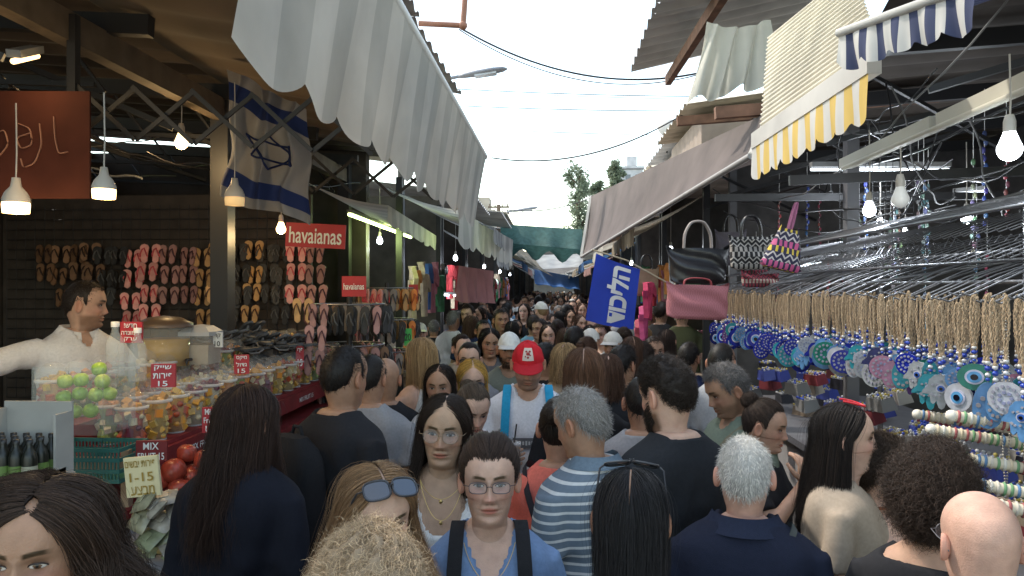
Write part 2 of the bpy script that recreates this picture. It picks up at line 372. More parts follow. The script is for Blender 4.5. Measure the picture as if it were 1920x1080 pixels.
def slerp(a,b,t):
    om=np.arccos(np.clip((a*b).sum(-1),-1,1))[...,None]+1e-6; return (np.sin((1-t)*om)*a+np.sin(t*om)*b)/np.sin(om)
def hair_mb(h,ht):
    mb=MB(); st=h['style']; n=h.get('n',1500); r=h.get('r',.0011); th=h.get('th',.012); raw=MB()
    rg=np.random.default_rng(h.get('seed',1)); jit=h.get('jit',.35)
    cv=lambda k:.5+rg.random(k)**1.3*1.0
    if st in('short','bun','curly'):
        sh=h.get('shift',0); sc=h.get('side',0); 
        phi=np.linspace(-np.pi,np.pi,72,endpoint=False); t=np.linspace(0,1,22)
        Pp,Tt=np.meshgrid(phi,t,indexing='ij'); lo=hl(Pp,sh,sc)+.05*np.sin(Pp*17)*np.sin(Pp*7+1); el=lo+(np.pi/2-lo)*Tt; d=dirv(Pp,el)
        prof=lambda tt:th*np.clip(tt/.25,0,1)**.6-.003
        ns=np.sin(7*Pp+3*np.sin(9*el))*np.sin(8*el+2*Pp)*h.get('lump',.1)
        topt=1+h.get('top',0)*np.clip(np.sin(el),0,1)
        shell=Ept(d,prof(Tt)*(1+ns)*topt*.75); raw.grid(shell,cu=True,c=(.5,.5,.5))
        ph=rg.uniform(-np.pi,np.pi,n); lo=hl(ph,sh,sc)-.05*rg.random(n); smax=np.sin(lo); se=smax+(1-smax)*rg.random(n)
        el=np.arcsin(np.clip(se,-1,1)); tt=np.clip((el-lo)/(np.pi/2-lo),0,1); d=dirv(ph,el); S=h.get('S',6); s=np.linspace(0,1,S)
        nrm=d/RE; nrm/=np.linalg.norm(nrm,axis=1)[:,None]
        off=prof(tt)*(1+h.get('top',0)*np.clip(np.sin(el),0,1))
        if st=='bun':
            bd=np.array(h.get('bd',(0,.92,.38))); bd=bd/np.linalg.norm(bd)
            if h.get('mid'):
                sd=np.sign(d[:,0]+1e-6); md=dirv(sd*np.radians(78),np.full(n,R(28))); w_=np.clip(-d[:,1],0,1)[:,None]*.6; s3=s[None,:,None]
                q=slerp(d[:,None],np.tile(bd,(n,1))[:,None],(s*.97)[None,:,None]); q=q+(md*w_)[:,None]*np.sin(s3*np.pi)*.6; q/=np.linalg.norm(q,axis=2)[...,None]
            else: q=slerp(d[:,None],np.tile(bd,(n,1))[:,None],(s*.97)[None,:,None])
            P=Ept(q,np.tile(off[:,None]*1.0+.001,(1,S))+rg.normal(0,.0014,(n,1))+(h.get('puff',0)*np.sin(s*np.pi))[None]); 
            fl=rg.random(n)<.10; P+=(rg.normal(0,.007,(n,1,3))*np.sin(s*3.1)[None,:,None])*fl[:,None,None]+rg.normal(0,.0012,(n,1,3))*s[None,:,None]; strands(raw,P,r,cv(n))
            br=h.get('br',.034); bc=Ept(bd[None],np.array([br*.7]))[0]; raw.ell(bc,(br*.92,br*.85,br*.92),20,14,(.55,.55,.55))
            m=n//3; u=rg.normal(size=(m,3)); u/=np.linalg.norm(u,axis=1)[:,None]; v=np.cross(u,rg.normal(size=(m,3))); v/=np.linalg.norm(v,axis=1)[:,None]
            an=np.linspace(0,2.2,S); P=bc+(u[:,None]*np.cos(an)[None,:,None]+v[:,None]*np.sin(an)[None,:,None])*br*(1+rg.normal(0,.05,(m,1,1))+h.get('messy',0)*rg.random((m,1,1))*np.linspace(0,1,S)[None,:,None]); 
            strands(raw,P,r,cv(m))
        else:
            L=h.get('len',.03)*(.6+.7*rg.random(n))*np.interp(np.abs(np.sin(el)),[0,1],[h.get('sl',.7),1])
            comb=np.array(h.get('comb',(0,-.3,-.5)))
            dr=nrm*h.get('lift',.5)+comb+rg.normal(0,jit,(n,3)); dr-=nrm*np.minimum((dr*nrm).sum(1),0)[:,None]*1.1; dr/=np.linalg.norm(dr,axis=1)[:,None]
            base=Ept(d,off*.6); P=base[:,None]+dr[:,None]*(L[:,None,None]*s[None,:,None])
            P[...,2]-=(h.get('grav',.15)*L[:,None]*s[None]**2)
            if h.get('curl'):
                cr=h['curl']; w=h.get('turns',2.5)*2*np.pi*s[None]+rg.uniform(0,6.3,(n,1)); e1=np.cross(dr,rg.normal(size=(n,3))); e1/=np.linalg.norm(e1,axis=1)[:,None]; e2=np.cross(dr,e1)
                P+=(e1[:,None]*np.cos(w)[...,None]+e2[:,None]*np.sin(w)[...,None])*cr*np.clip(s*3,0,1)[None,:,None]
            strands(raw,P,r,cv(n))
    if st=='long':
        S=h.get('S',16); L=h.get('L',.35); pf=h.get('pf',70); wave=h.get('wave',.004); s=np.linspace(0,1,S); sp=h.get('spread',.03); px0=h.get('part',0)
        def paths(u,side,off,rnd=0,lj=0,s0=0):
            ang=np.radians(44+u*98); a=np.stack([np.full_like(u,.03)*side+px0,-np.cos(ang),np.sin(ang)],-1); a/=np.linalg.norm(a,axis=1)[:,None]
            phe=np.radians(pf+u*(180-pf)); b=dirv(phe*side,np.full_like(u,R(-8))); b=b/np.linalg.norm(b,axis=1)[:,None]
            t1=np.clip(s/.42,0,1)[None,:,None]; t1=s0+(1-s0)*t1 if np.isscalar(s0) else s0[:,None,None]+(1-s0[:,None,None])*t1
            ef=np.clip(.25+u/.16,0,1)
            q=slerp(a[:,None],b[:,None],t1); P=Ept(q,(np.tile((off+0*u)[:,None],(1,S))*np.clip(.35+t1[...,0]*1.3,0,1))*ef[:,None])
            t2=np.clip((s-.42)/.58,0,1)[None]*L*(np.ones((len(u),1))+(lj[:,None] if not np.isscalar(lj) else 0))
            P[...,2]-=t2; hd=b.copy(); hd[:,2]=0
            k=np.clip(t2/.25,0,1); P+=hd[:,None]*(k*sp)[...,None]
            bk=(np.cos(phe)<.2); P[...,1]+=np.where(bk[:,None],k*h.get('back',.012),-k*h.get('fwd',.02))
            P[...,0]*=1+k*h.get('wide',.12)
            w=np.sin(t2*h.get('wf',34)+(u*9*side)[:,None]*2+rnd)*wave*np.clip(k+h.get('wtop',0),0,1); P[...,0]+=w; P[...,1]+=w*.7; P[...,2]+=w*.3
            return P
        for side in(-1,1):
            u=np.linspace(0,1,30); P=paths(u,side,th*.8-.003,lj=-.06+.05*np.sin(u*40)); raw.grid(P,c=(.45,.45,.45)); P2=paths(u,side,th*.25); raw.grid(P2*np.array([.9,1,1]),c=(.4,.4,.4))
            m=n//2; u=rg.random(m); u[:m//8]*=.12; lj=rg.normal(0,.08,m)-.03; s0=rg.random(m)**1.5*.6
            cl=np.floor(u*26)/26+.5/26; uu=u*.6+cl*.4
            P=paths(uu,side,th+rg.normal(0,.0028,m),rg.normal(0,.35,(m,1)),lj,s0); P+=rg.normal(0,1,(m,1,3))*np.linspace(0,1,S)[None,:,None]**1.5*h.get('fly',.006); strands(raw,P,r,cv(m))
            fl=m//24; u=rg.random(fl); P=paths(u,side,th+rg.uniform(.002,.012,fl),rg.normal(0,.5,(fl,1)),rg.normal(0,.1,fl),rg.random(fl)*.5); P+=rg.normal(0,.014,(fl,1,3))*np.sin(np.linspace(0,3.1,S))[None,:,None]; strands(raw,P,r*.6,cv(fl))
    V,Fs,C=raw.data(); V=htrans(V,ht); mb.V=[V];mb.C=[C];mb.F=Fs;mb.n=len(V); return mb
def beard_mb(ht,n=1200,th=.005,z1=-.048):
    raw=MB(); ce=np.array([0,0,-.05])
    rg=np.random.default_rng(3); a=rg.uniform(-1.45,1.45,n*2); z=rg.uniform(-.122,z1,n*2)+np.clip(np.abs(a)-.9,0,1)*.07; B=head_surf(a,z)
    k=~((abs(B[:,0])<.024)&(abs(B[:,2]+.069)<.0095)&(np.cos(a)>0)); k&=~((abs(B[:,0])>.026)&(B[:,2]>-.072)&(abs(a)<.75)); B=B[k]; dr=B-ce; dr/=np.linalg.norm(dr,axis=1)[:,None]; dr+=[0,0,-.6]; dr+=rg.normal(0,.3,dr.shape)
    P=B[:,None]+dr[:,None]*np.linspace(0,.010,4)[None,:,None]; strands(raw,P,.0010,.6+.7*rg.random(len(B)))
    V,Fs,C=raw.data(); mb=MB(); mb.V=[htrans(V,ht)];mb.C=[C];mb.F=Fs;mb.n=len(V); return mb
def glasses(ht,w=.024,h=.017,rnd=2.4,r=.0014,up=None,z0=0,sc=1.14):
    fr=MB(); ln=MB(); t=np.linspace(0,2*np.pi,25)
    def tf(P):
        P=np.array(P,float)
        if up is not None:
            M=np.array(Matrix.Rotation(R(-up),3,'X')); P=P*np.array([1.05,sc,sc]); P=(P-CE)@M.T+CE
        return htrans(P,ht)
    for s in(-1,1):
        c,q=np.cos(t),np.sin(t); e=2/rnd; x=s*.033+w*np.sign(c)*abs(c)**e; z=z0-.002+h*np.sign(q)*abs(q)**e; y=-.101+.12*np.abs(x)
        fr.tube(tf(np.stack([x,y,z],-1)),r,6,cap=False)
        L=np.stack([x[:-1],y[:-1],z[:-1]],-1); ce=L.mean(0); LL=tf(np.vstack([L,ce])); ln.add(LL,[[i,(i+1)%24,24] for i in range(24)])
        fr.tube(tf([(s*(.033+w),-.093,z0+.003),(s*.074,-.085,z0+.004),(s*.081,-.03,z0+.003),(s*.082,.012,z0+.003),(s*.08,.03,z0-.012)]),r*.9,6)
    fr.tube(tf([(-.033+w,-.1,z0),(-.004,-.106,z0+.003),(.004,-.106,z0+.003),(.033-w,-.1,z0)]),r,6,cap=False)
    return fr,ln
def cap_parts(ht):
    d=MB(); phi=np.linspace(-np.pi,np.pi,48,endpoint=False); el=np.radians(np.r_[np.linspace(10,90,16)]); Pp,Ee=np.meshgrid(phi,el,indexing='ij')
    cr=.0020*np.sin(5*Pp+9*Ee)
    P=Ept(dirv(Pp,Ee),np.full(Pp.shape,.007)+cr+.010*np.clip(np.cos(Pp),0,1)*np.clip(np.sin(2*Ee),0,1)); d.grid(htrans(P,ht),cu=True)
    for k in range(6):
        ph=k*np.pi/3+.5; pts=htrans(Ept(dirv(np.full(12,ph),np.radians(np.linspace(12,88,12))),np.full(12,.0078)+.010*max(0,math.cos(ph))*np.sin(2*np.radians(np.linspace(12,88,12)))),ht); d.tube(pts,.0008,4,(.75,.75,.75))
    d.ell(htrans(np.array([[0,.004,.127]]),ht)[0],(.005,.005,.003),10,6)
    b=MB(); u=np.linspace(-1,1,17); v=np.linspace(0,1,8); U,Vv=np.meshgrid(u,v,indexing='ij'); ph=U*R(60)
    e=Ept(dirv(ph,np.full(ph.shape,R(14))),np.full(ph.shape,.007)); out=np.stack([np.sin(ph)*.3,-np.cos(ph*.5),0*ph-.22],-1)
    P=e+out*(Vv*.085*np.cos(U*1.3)**.8)[...,None]; P[...,2]+=.002-.022*U**2*Vv; b.grid(htrans(P,ht)); b.grid(htrans(P-[0,0,.003],ht))
    return d,b
SK={'light':(.58,.37,.275),'mid':(.48,.29,.20),'tan':(.39,.225,.145),'olive':(.44,.28,.185),'pink':(.56,.345,.265)}
def strap_mb(s,w=.03,dip=.98,fem=False):
    k=.88 if fem else 1; mb=MB(); pts=[(s*.13*k,-.10,dip+.06),(s*.125*k,-.150,1.18),(s*.118*k,-.152,1.30),(s*.112*k,-.124,1.42),(s*.108*k,-.06,1.492),(s*.105*k,.03,1.508),(s*.10*k,.10,1.47)]
    P,Q=smoothpath(np.array(pts),[w]*len(pts),4)
    a=np.zeros((len(P),2,3)); a[:,0]=P+[-w*.6,0,0]; a[:,1]=P+[w*.6,0,0]; mb.grid(a); b=a[:, ::-1]-[0,.006,-.004]; mb.grid(b); 
    for e in(0,1): mb.grid(np.stack([a[:,e],a[:,e]-[0,.006,-.004]],1))
    return mb
def bag_strap(s,fem=False,w=.018):
    k=.9 if fem else 1; mb=MB(); n=40; t=np.linspace(0,2*np.pi,n,endpoint=False)
    pts=[]
    for q in t:
        x=.165*k*math.cos(q)*s; y=.160*math.sin(q); z=1.20+.27*math.cos(q)
        if z>1.40: y*=.88
        pts.append((x*.9,y+.01,z+.022))
    P=np.array(pts+pts[:1]); T=np.gradient(P,axis=0); T/=np.linalg.norm(T,axis=1)[:,None]; Nn=P-[0,0,1.2]; Nn[:,2]*=.3; Nn/=np.linalg.norm(Nn,axis=1)[:,None]; B=np.cross(T,Nn)
    mb.grid(np.stack([P-B*w/2,P+B*w/2],1)); mb.grid(np.stack([P-B*w/2-Nn*.003,P+B*w/2-Nn*.003],1)); return mb
def collar_mb(h=.035,rad=.078):
    mb=MB(); a=np.linspace(-2.9,2.9,40); v=np.linspace(0,1,6); A,Vv=np.meshgrid(a,v,indexing='ij')
    rr=rad*(1+.34*Vv**1.2); P=np.stack([rr*np.sin(A)*1.10,.018+rr*.98*np.cos(A),1.538-h*1.1*Vv-.038*(np.cos(A)<0)*(-np.cos(A))-.01],-1)
    mb.grid(P); mb.grid(P*[.97,.97,1]); return mb
def lower(root,spec):
    def f():
        mb=MB()
        for s in(-1,1):
            P,Q=smoothpath(np.array([[s*.07,.005,.93],[s*.088,.005,.82],[s*.097,-.005,.52],[s*.097,.02,.32],[s*.097,.012,.09]]),[.115,.11,.078,.072,.062],5); mb.tube(P,Q,16)
        mb.ell((0,.008,.91),(.182,.132,.10),20,10); return mb.mesh('trousers',CLOTH)
    o=link('trousers',cached('trs',f),root); o.color=(*spec.get('tc',(.03,.035,.05)),1)
    def g(s):
        mb=MB(); P,Q=smoothpath(np.array([[s*.097,.075,.045],[s*.098,.02,.055],[s*.102,-.08,.045],[s*.106,-.17,.034],[s*.107,-.185,.03]]),[.030,.045,.045,.036,.015],4); mb.tube(P,Q,12,sy=.95); mb.box((s*.102,-.06,.012),(.085,.255,.024),col=(.5,.5,.5)); return mb.mesh('shoe',PLAST)
    for s in(-1,1):
        o=link('shoe',cached(('shoe',s),lambda:g(s)),root); o.color=(.10,.10,.11,1)
def person(px,py,hp,yaw,label,sk='mid',fem=False,ht=(0,0,0),arms=None,hands=None,kind='tee',neck='crew',sc=(.1,.1,.1),hair=None,hc=(.02,.013,.01),beard=0,bm=0,d=None,H=None,zb=0,extra=None,vox=.013,group=None,smat=None,iris=(.06,.03,.015),tc=(.03,.035,.05),look=(0,0)):
    k=(py-540)/FL
    if d is None: d=200*CZ/(hp+200*k)
    p=at(px,py,d)
    if H is None: H=p.z-zb
    s=H/1.765
    ang=math.degrees(math.atan2(-p.x,p.y))
    root=thing('person',label,'person',(p.x,p.y,zb),R(yaw+ang),group); root.scale=(s,s,s)
    arms=arms or (ARM0,ARM0); hands=hands or (None,None)
    def fb():
        mb=MB(); V,F=core(fem,arms,vox); mb.add(V,F); head_mb(mb,ht,fem,beard)
        for s_,arm,hd in((-1,arms[0],hands[0]),(1,arms[1],hands[1])):
            sh,el,wr=arm_pts(s_,arm,fem); dr=wr-el
            if hd: dr,pn,cu=hd
            else: pn,cu=(-s_,0,0),.28
            hand(mb,wr,dr,pn,cu,s_)
        return mb.mesh('body',SKIN)
    o=link('body',cached(('body',fem,arms,hands,ht,beard,vox),fb),root); o.color=(*SK[sk],1)
    for s_ in(-1,1):
        link('eye',cached(('eye',s_,ht,iris,look),lambda:eye_mb(s_,ht,iris,look).mesh('eye',EYE)),root)
    def fs():
        V,F=shirt_data(fem,arms,kind,neck,vox); mb=MB(); mb.add(V,F); return mb.mesh('shirt',smat or CLOTH)
    o=link('jacket' if kind=='jacket' else 'shirt',cached(('sm',fem,arms,kind,neck,vox,smat.name if smat else ''),fs),root); o.color=(*sc,1)
    if hair:
        o=link('hair',cached(('hair',hair,ht),lambda:hair_mb(hair,ht).mesh('hair',HAIR)),root); o.color=(*hc,1)
    if bm:
        o=link('beard',cached(('beard',ht,bm),lambda:beard_mb(ht,int(bm)).mesh('beard',HAIR)),root); o.color=(*hc,1)
    lower(root,{'tc':tc})
    if extra: extra(root,ht)
    return root
def ex(name,mb,m,root,c=None):
    o=obj(name,mb,m,root,local=True)
    if c:o.color=(*c,1)
    return o
SH=dict(style='short',n=1500,th=.012,len=.028)
def S_(**k): q=dict(SH); q.update(k); return q
def Lg(**k): q=dict(style='long',n=1700,th=.014,L=.34); q.update(k); return q
SUNL=mat('sunglass_lens',(.10,.11,.13),.08,.6)
def ex_glasses(w=.024,h=.017,rnd=2.4,up=None,dark=False,r=.0014,fc=(.03,.03,.035),z0=0,sc=1.14):
    def f(root,ht):
        a,b=glasses(ht,w,h,rnd,r,up,z0,sc); g=ex('glasses',a,PLAST,root,fc); l=obj('lens',b,SUNL if dark else GLASS,g,local=True)
    return f
def ex_many(*fs):
    def f(root,ht):
        for q in fs:q(root,ht)
    return f
def ex_straps(c,fem=False,w=.03):
    def f(root,ht):
        for s in(-1,1): ex('backpack_strap',strap_mb(s,w,fem=fem),CLOTH,root,c)
    return f
def backpack(root,c,label,emblem=False):
    p=root.location; t=thing('backpack',label,'backpack',p,root.rotation_euler[2]); t.scale=root.scale
    mb=MB(); a=np.linspace(0,2*np.pi,28,endpoint=False); zs=np.linspace(0,1,12); P=[]
    for z in zs:
        w=.15*(1-.5*abs(2*z-1)**5); dd=.09*(1-.5*abs(2*z-1)**5)*(1-.3*z)
        P.append(np.stack([w*np.sign(np.cos(a))*abs(np.cos(a))**.6,.225+dd*np.sign(np.sin(a))*abs(np.sin(a))**.6,1.0+z*.44+0*a],-1))
    P=np.array(P); mb.grid(P,cv=True); mb.add(np.vstack([P[-1],P[-1].mean(0)+[0,0,.01]]),[[i,(i+1)%28,28] for i in range(28)]); o=ex('bag_body',mb,CLOTH,t,c)
    m2=MB(); m2.box((0,.325,1.13),(.2,.03,.2)); m2.tube([(-.1,.338,1.23),(0,.342,1.235),(.1,.338,1.23)],.004,6); ex('front_pocket',m2,CLOTH,t,[q*.8 for q in c])
    m3=MB(); m3.tube([(-.03,.2,1.44),(-.02,.2,1.47),(.02,.2,1.47),(.03,.2,1.44)],.007,6); ex('handle',m3,CLOTH,t,c)
    if emblem:
        m4=MB(); 
        for k in range(9): an=k*.7; m4.ell((.02+.03*math.cos(an),.308,1.33+.022*math.sin(an)),(.014,.004,.011),8,6)
        ex('emblem',m4,CLOTH,t,(.5,.02,.03))
    return t
def necklace(drop=.09):
    def f(root,ht):
        mb=MB(); pts=[]
        for t in np.linspace(-1,1,21): pts.append((.07*t*1.05,-.078-.050*(1-t*t)-.01*(1-abs(t)),1.475-drop*(1-t*t)**.8*1.0))
        mb.tube(pts,.0012,5); mb.ell((0,-.138,1.475-drop-.008),(.006,.003,.007),8,6); ex('necklace',mb,mat('gold',(.7,.5,.2),.3,1),root)
    return f
BK=(.024,.024,.027)
# ---- foreground
P={}
P['bl']=person(78,892,262,-22,'person at the lower left corner with voluminous dark wavy hair looking at the lens','tan',True,(0,0,0),kind='tee',sc=(.03,.03,.035),hair=dict(style='long',n=6400,th=.038,L=.42,wave=.015,wf=46,wtop=.5,spread=.07,pf=66,wide=.4,fly=.035,r=.0008,part=.16,S=22),hc=(.05,.029,.02),vox=.012,iris=(.10,.05,.025))
P['curlyblond']=person(692,990,285,175,'person with frizzy blond hair seen from behind at the bottom edge','light',True,(0,-5,0),kind='tee',sc=(.6,.58,.55),hair=dict(style='curly',n=13000,th=.026,len=.036,lift=.10,comb=(0,.3,-.6),curl=.0060,turns=1.1,S=11,jit=.42,side=26,lump=.5,r=.00055,sl=1,shift=-4),hc=(.56,.41,.26),vox=.014)
P['sunhead']=person(700,858,190,20,'person with long light brown hair and dark sunglasses pushed up on the head','light',True,(0,6,0),kind='tee',sc=(.7,.7,.7),hair=Lg(L=.46,n=3800,th=.018,part=-.05,wide=.3,spread=.05,fly=.016,r=.0008),hc=(.32,.19,.10),extra=ex_glasses(.030,.021,3,up=52,dark=True,r=.0028,z0=-.004,sc=1.2))
P['glasswoman']=person(918,816,160,0,'person in a blue grey v-neck T-shirt with rectangular glasses and tied back hair facing us','light',True,(0,-3,0),kind='tee',neck='v',sc=(.17,.26,.43),hair=S_(style='bun',n=5600,th=.013,S=12,seed=4,shift=-8,r=.0008,lump=.05,mid=True,puff=.013,side=6),hc=(.055,.033,.024),extra=ex_many(ex_glasses(.025,.0155,3.2,r=.0013,fc=(.08,.06,.06)),necklace(),ex_straps((.02,.02,.022),True,.034)),iris=(.09,.055,.03))
P['roundgirl']=person(832,732,136,-4,'person with long dark hair, round glasses and necklaces over a white tank top','olive',True,(-4,2,3),kind='tank',neck='scoop',sc=(.75,.73,.70),hair=Lg(L=.27,n=3400,th=.012,wave=.009,wtop=.25,pf=66,fwd=.03,spread=.02,wide=0,r=.0008,fly=.016,part=.06),hc=(.03,.018,.013),extra=ex_many(ex_glasses(.026,.022,2.2,r=.0011,fc=(.25,.18,.12)),necklace(drop=.05),necklace(drop=.12)))
P['lookdown']=person(880,708,95,10,'person in a white T-shirt with greying brown hair looking down behind the round glasses','light',True,(8,22,0),sc=(.72,.70,.74),neck='v',hair=S_(style='bun',n=1500,th=.012,S=8,seed=5),hc=(.12,.085,.06))
def redcap(root,ht):
    a,b=cap_parts(ht); c=ex('cap',a,FABR,root,(.55,.02,.03)); q=obj('brim',b,FABR,c,local=True); q.color=(.45,.02,.03,1)
    m=MB(); u=np.linspace(-.34,.34,9); e=np.radians(np.linspace(24,56,7)); U,E_=np.meshgrid(u,e,indexing='ij'); m.grid(htrans(Ept(dirv(U,E_),np.full(U.shape,.0115)+.010*np.cos(U)*np.sin(2*E_)),ht)); w=obj('badge',m,FABR,c,local=True); w.color=(.60,.52,.46,1)
    m=MB()
    for (uu,ee,rr) in ((0,40,.010),(-.12,46,.006),(.12,46,.006),(0,32,.006),(-.15,34,.004),(.14,37,.004)):
        m.ell(htrans(Ept(dirv(np.array([uu]),np.radians([ee])),np.array([.0215])),ht)[0],(rr,.003,rr),8,6)
    w=obj('badge_print',m,FABR,c,local=True); w.color=(.30,.05,.05,1)
    for s in(-1,1): ex('backpack_strap',strap_mb(s,.036),CLOTH,root,(.03,.32,.55))
    m=MB(); m.box((-.0,-.158,1.235),(.155,.006,.05)); ex('shirt_print',m,CLOTH,root,(.13,.13,.14))
    m=MB(); 
    for k in range(8): m.box((-.055+k*.0155,-.1625,1.235),(.009,.003,.022 if k%2 else .017))
    ex('print_letters',m,CLOTH,root,(.55,.55,.55))
CUPARM=((.25,-.03,1.13),(.15,-.235,1.17))
P['redcap']=person(990,630,90,0,'person in a red cap and white long sleeved shirt holding an iced drink','mid',False,(0,18,0),arms=(CUPARM,((.25,-.02,1.13),(.13,-.24,1.05))),hands=(((.75,-.55,.12),(.3,.8,.1),.55),((-.6,-.6,.3),(0,0,1),.3)),kind='long',sc=(.74,.74,.78),hair=S_(n=500,th=.006,len=.010),hc=(.02,.015,.012),beard=.5,extra=redcap)
q=P['redcap']
ct=thing('drink_cup','clear plastic cup of iced coffee with a black straw held by the red capped person','cup',q.matrix_basis@Vector((-.075,-.315,1.145)))
mb=MB(); mb.lathe([(.0,0),(.028,0),(.030,.01),(.039,.10)],n=18); obj('drink',mb,mat('iced_coffee',(.42,.27,.17),.3),ct,True)
mb=MB(); mb.lathe([(.0295,-.002),(.0415,.115),(.043,.117),(.043,.124),(.036,.128),(.0,.128)],n=20); obj('cup_shell',mb,mat('clear_cup',(.9,.9,.9),.08,alpha=.3),ct,True)
mb=MB(); mb.tube([(0,0,.03),(.008,-.005,.12),(.02,-.012,.215)],.0038,8); obj('straw',mb,DARK,ct,True)
P['darklong']=person(455,715,150,142,'person in a dark navy jacket with very long dark brown hair at the fruit stall','tan',True,(-6,4,0),kind='jacket',neck='high',sc=(.013,.014,.021),hair=Lg(L=.36,n=3800,th=.012,back=.035,spread=.012,wave=.007,wide=-.05,fly=.016,pf=58,r=.0009),hc=(.045,.023,.016),tc=(.02,.02,.025))
P['blackpack']=person(640,643,122,128,'person in a black T-shirt with short dark hair wearing a black backpack','tan',False,(8,4,0),sc=BK,hair=S_(n=3400,th=.009,len=.014,side=-5,r=.0009,seed=12),hc=(.018,.013,.011),beard=.3)
backpack(P['blackpack'],(.018,.018,.02),'black backpack with a small red emblem on the back of the person in black',True)
P['greytee']=person(690,660,95,165,'person in a light grey T-shirt standing just behind the black backpack','tan',False,(-10,4,0),sc=(.28,.28,.29),hair=S_(n=1600,th=.008,len=.012),hc=(.02,.015,.012))
P['baldblack']=person(722,667,84,172,'bald person in a black shirt seen from behind on the left of the crowd','tan',False,(0,0,0),sc=BK)
P['blondeback']=person(793,630,78,-150,'person with long blond hair and a white top reaching towards the flip-flop racks','light',True,(0,5,0),kind='tank',neck='scoop',sc=(.7,.68,.64),hair=Lg(n=1300,L=.24,spread=.01,wide=0),hc=(.42,.27,.13))
P['whitetop']=person(826,678,84,-10,'person in a white top with dark shoulder length hair in front of the blond one','tan',True,(0,4,0),sc=(.7,.7,.68),hair=Lg(n=1500,L=.2,th=.011,spread=.015,wide=0),hc=(.02,.013,.01))
P['yellowhair']=person(884,668,80,6,'person with yellow dyed hair and dark sunglasses over the eyes','light',True,(0,10,0),sc=(.25,.25,.22),hair=Lg(n=1500,L=.14,th=.012,wave=.006,spread=.015,wide=0),hc=(.55,.33,.08),extra=ex_glasses(.028,.018,2.6,dark=True,r=.002))
P['sunglass2']=person(880,640,66,-5,'person with dark hair and black sunglasses behind the yellow haired one','light',True,(0,0,0),sc=(.3,.3,.32),hair=S_(style='bun',n=900,th=.012,S=7),hc=(.03,.02,.015),extra=ex_glasses(.028,.018,2.6,dark=True,r=.002))
P['darkwoman']=person(917,612,56,10,'person with black wavy hair left of the white capped one','tan',True,(0,8,0),sc=(.12,.12,.13),hair=Lg(n=900,L=.2,th=.016,wave=.01),hc=(.015,.011,.01))
def whitecap(c=(.70,.70,.68)):
    def f(root,ht):
        a,b=cap_parts(ht); q=ex('cap',a,FABR,root,c); w=obj('brim',b,FABR,q,local=True); w.color=(*[k*.85 for k in c],1)
    return f
P['whitecap']=person(955,620,66,0,'bearded person in a white cap and olive grey shirt beside the red cap','tan',False,(0,2,0),sc=(.20,.21,.17),hair=S_(n=400,th=.006,len=.010),beard=.7,bm=300,extra=whitecap())
P['brownlong']=person(1095,648,104,178,'person with long straight chestnut hair seen from behind right of the red cap','light',True,(0,0,0),sc=(.02,.02,.022),hair=Lg(n=2800,L=.30,th=.014,spread=.01,back=.03,wide=0,r=.0009),hc=(.14,.07,.04))
P['coral']=person(1048,742,120,165,'person in a coral pink T-shirt with a patterned bag strap behind the striped polo','mid',True,(0,5,0),sc=(.80,.20,.15),hair=S_(style='bun',n=1500,th=.012,S=8,seed=9),hc=(.03,.02,.015),extra=lambda r,h:ex('bag_strap',bag_strap(1,True,.03),CLOTH,r,(.04,.04,.05)))
P['polo']=person(1108,719,136,-138,'grey haired person in a blue grey and white striped polo shirt seen from behind','tan',False,(14,16,0),neck='polo',smat=STRP,sc=(1,1,1),hair=S_(n=4800,th=.011,len=.026,comb=(0,.2,-.7),jit=.45,lump=.25,seed=3,r=.0008,side=-2),hc=(.36,.34,.32),beard=.15,extra=lambda r,h:ex('collar',collar_mb(),CLOTH,r,(.15,.20,.25)),vox=.011)
P['blackhair']=person(1182,872,200,178,'person with thinning straight black hair and sunglasses on top seen from behind','tan',True,(0,12,0),kind='tee',sc=(.10,.13,.16),hair=Lg(n=3600,L=.17,th=.010,spread=-.012,wide=-.12,fly=.009,back=-.01,pf=75,r=.0009),hc=(.018,.017,.019),extra=ex_glasses(.03,.022,3,up=80,dark=True,r=.003,z0=0,sc=1.22))
def navyj(root,ht):
    ex('collar',collar_mb(.045,.090),CLOTH,root,(.02,.026,.05)); ex('bag_strap',bag_strap(-1,False,.026),CLOTH,root,(.09,.10,.10))
P['whitehair']=person(1396,814,150,180,'white haired person in a dark navy jacket with a grey cross-body strap','pink',False,(0,4,0),kind='jacket',neck='crew',sc=(.016,.02,.038),hair=S_(n=5400,th=.009,len=.020,comb=(0,.1,-.8),jit=.45,seed=6,r=.0008,lift=.35,lump=.2),hc=(.74,.71,.66),extra=navyj,vox=.012)
P['curlybeard']=person(1262,668,138,-140,'bearded person in a black T-shirt with thick curly dark hair','light',False,(10,10,0),sc=(.024,.026,.03),hair=S_(style='curly',n=5000,th=.020,len=.022,curl=.006,turns=1.3,S=9,top=.45,side=-8,lump=.35,lift=.8,jit=.5,sl=.45,r=.0009),hc=(.028,.019,.014),beard=.8,bm=1200)
P['greyback']=person(1205,700,105,175,'person in a light grey T-shirt behind the striped polo','tan',False,(0,10,0),sc=(.33,.33,.34),hair=S_(n=900),hc=(.02,.015,.012))
P['greyhair']=person(1382,670,102,-62,'grey haired person in a sage green T-shirt looking down at the jewellery','tan',False,(0,22,0),sc=(.18,.22,.17),hair=S_(n=3000,th=.015,len=.028,seed=8,curl=.003,S=7,shift=4,r=.0009,jit=.5,lump=.25),hc=(.16,.15,.145),beard=.3,extra=lambda r,h:ex('bag_strap',bag_strap(1,False,.02),CLOTH,r,(.25,.22,.15)))
P['manback']=person(1352,640,78,160,'person with cropped dark hair just behind the grey haired one','tan',False,(0,0,0),sc=(.35,.36,.38),hair=S_(n=1200,th=.008,len=.012),hc=(.015,.012,.01))
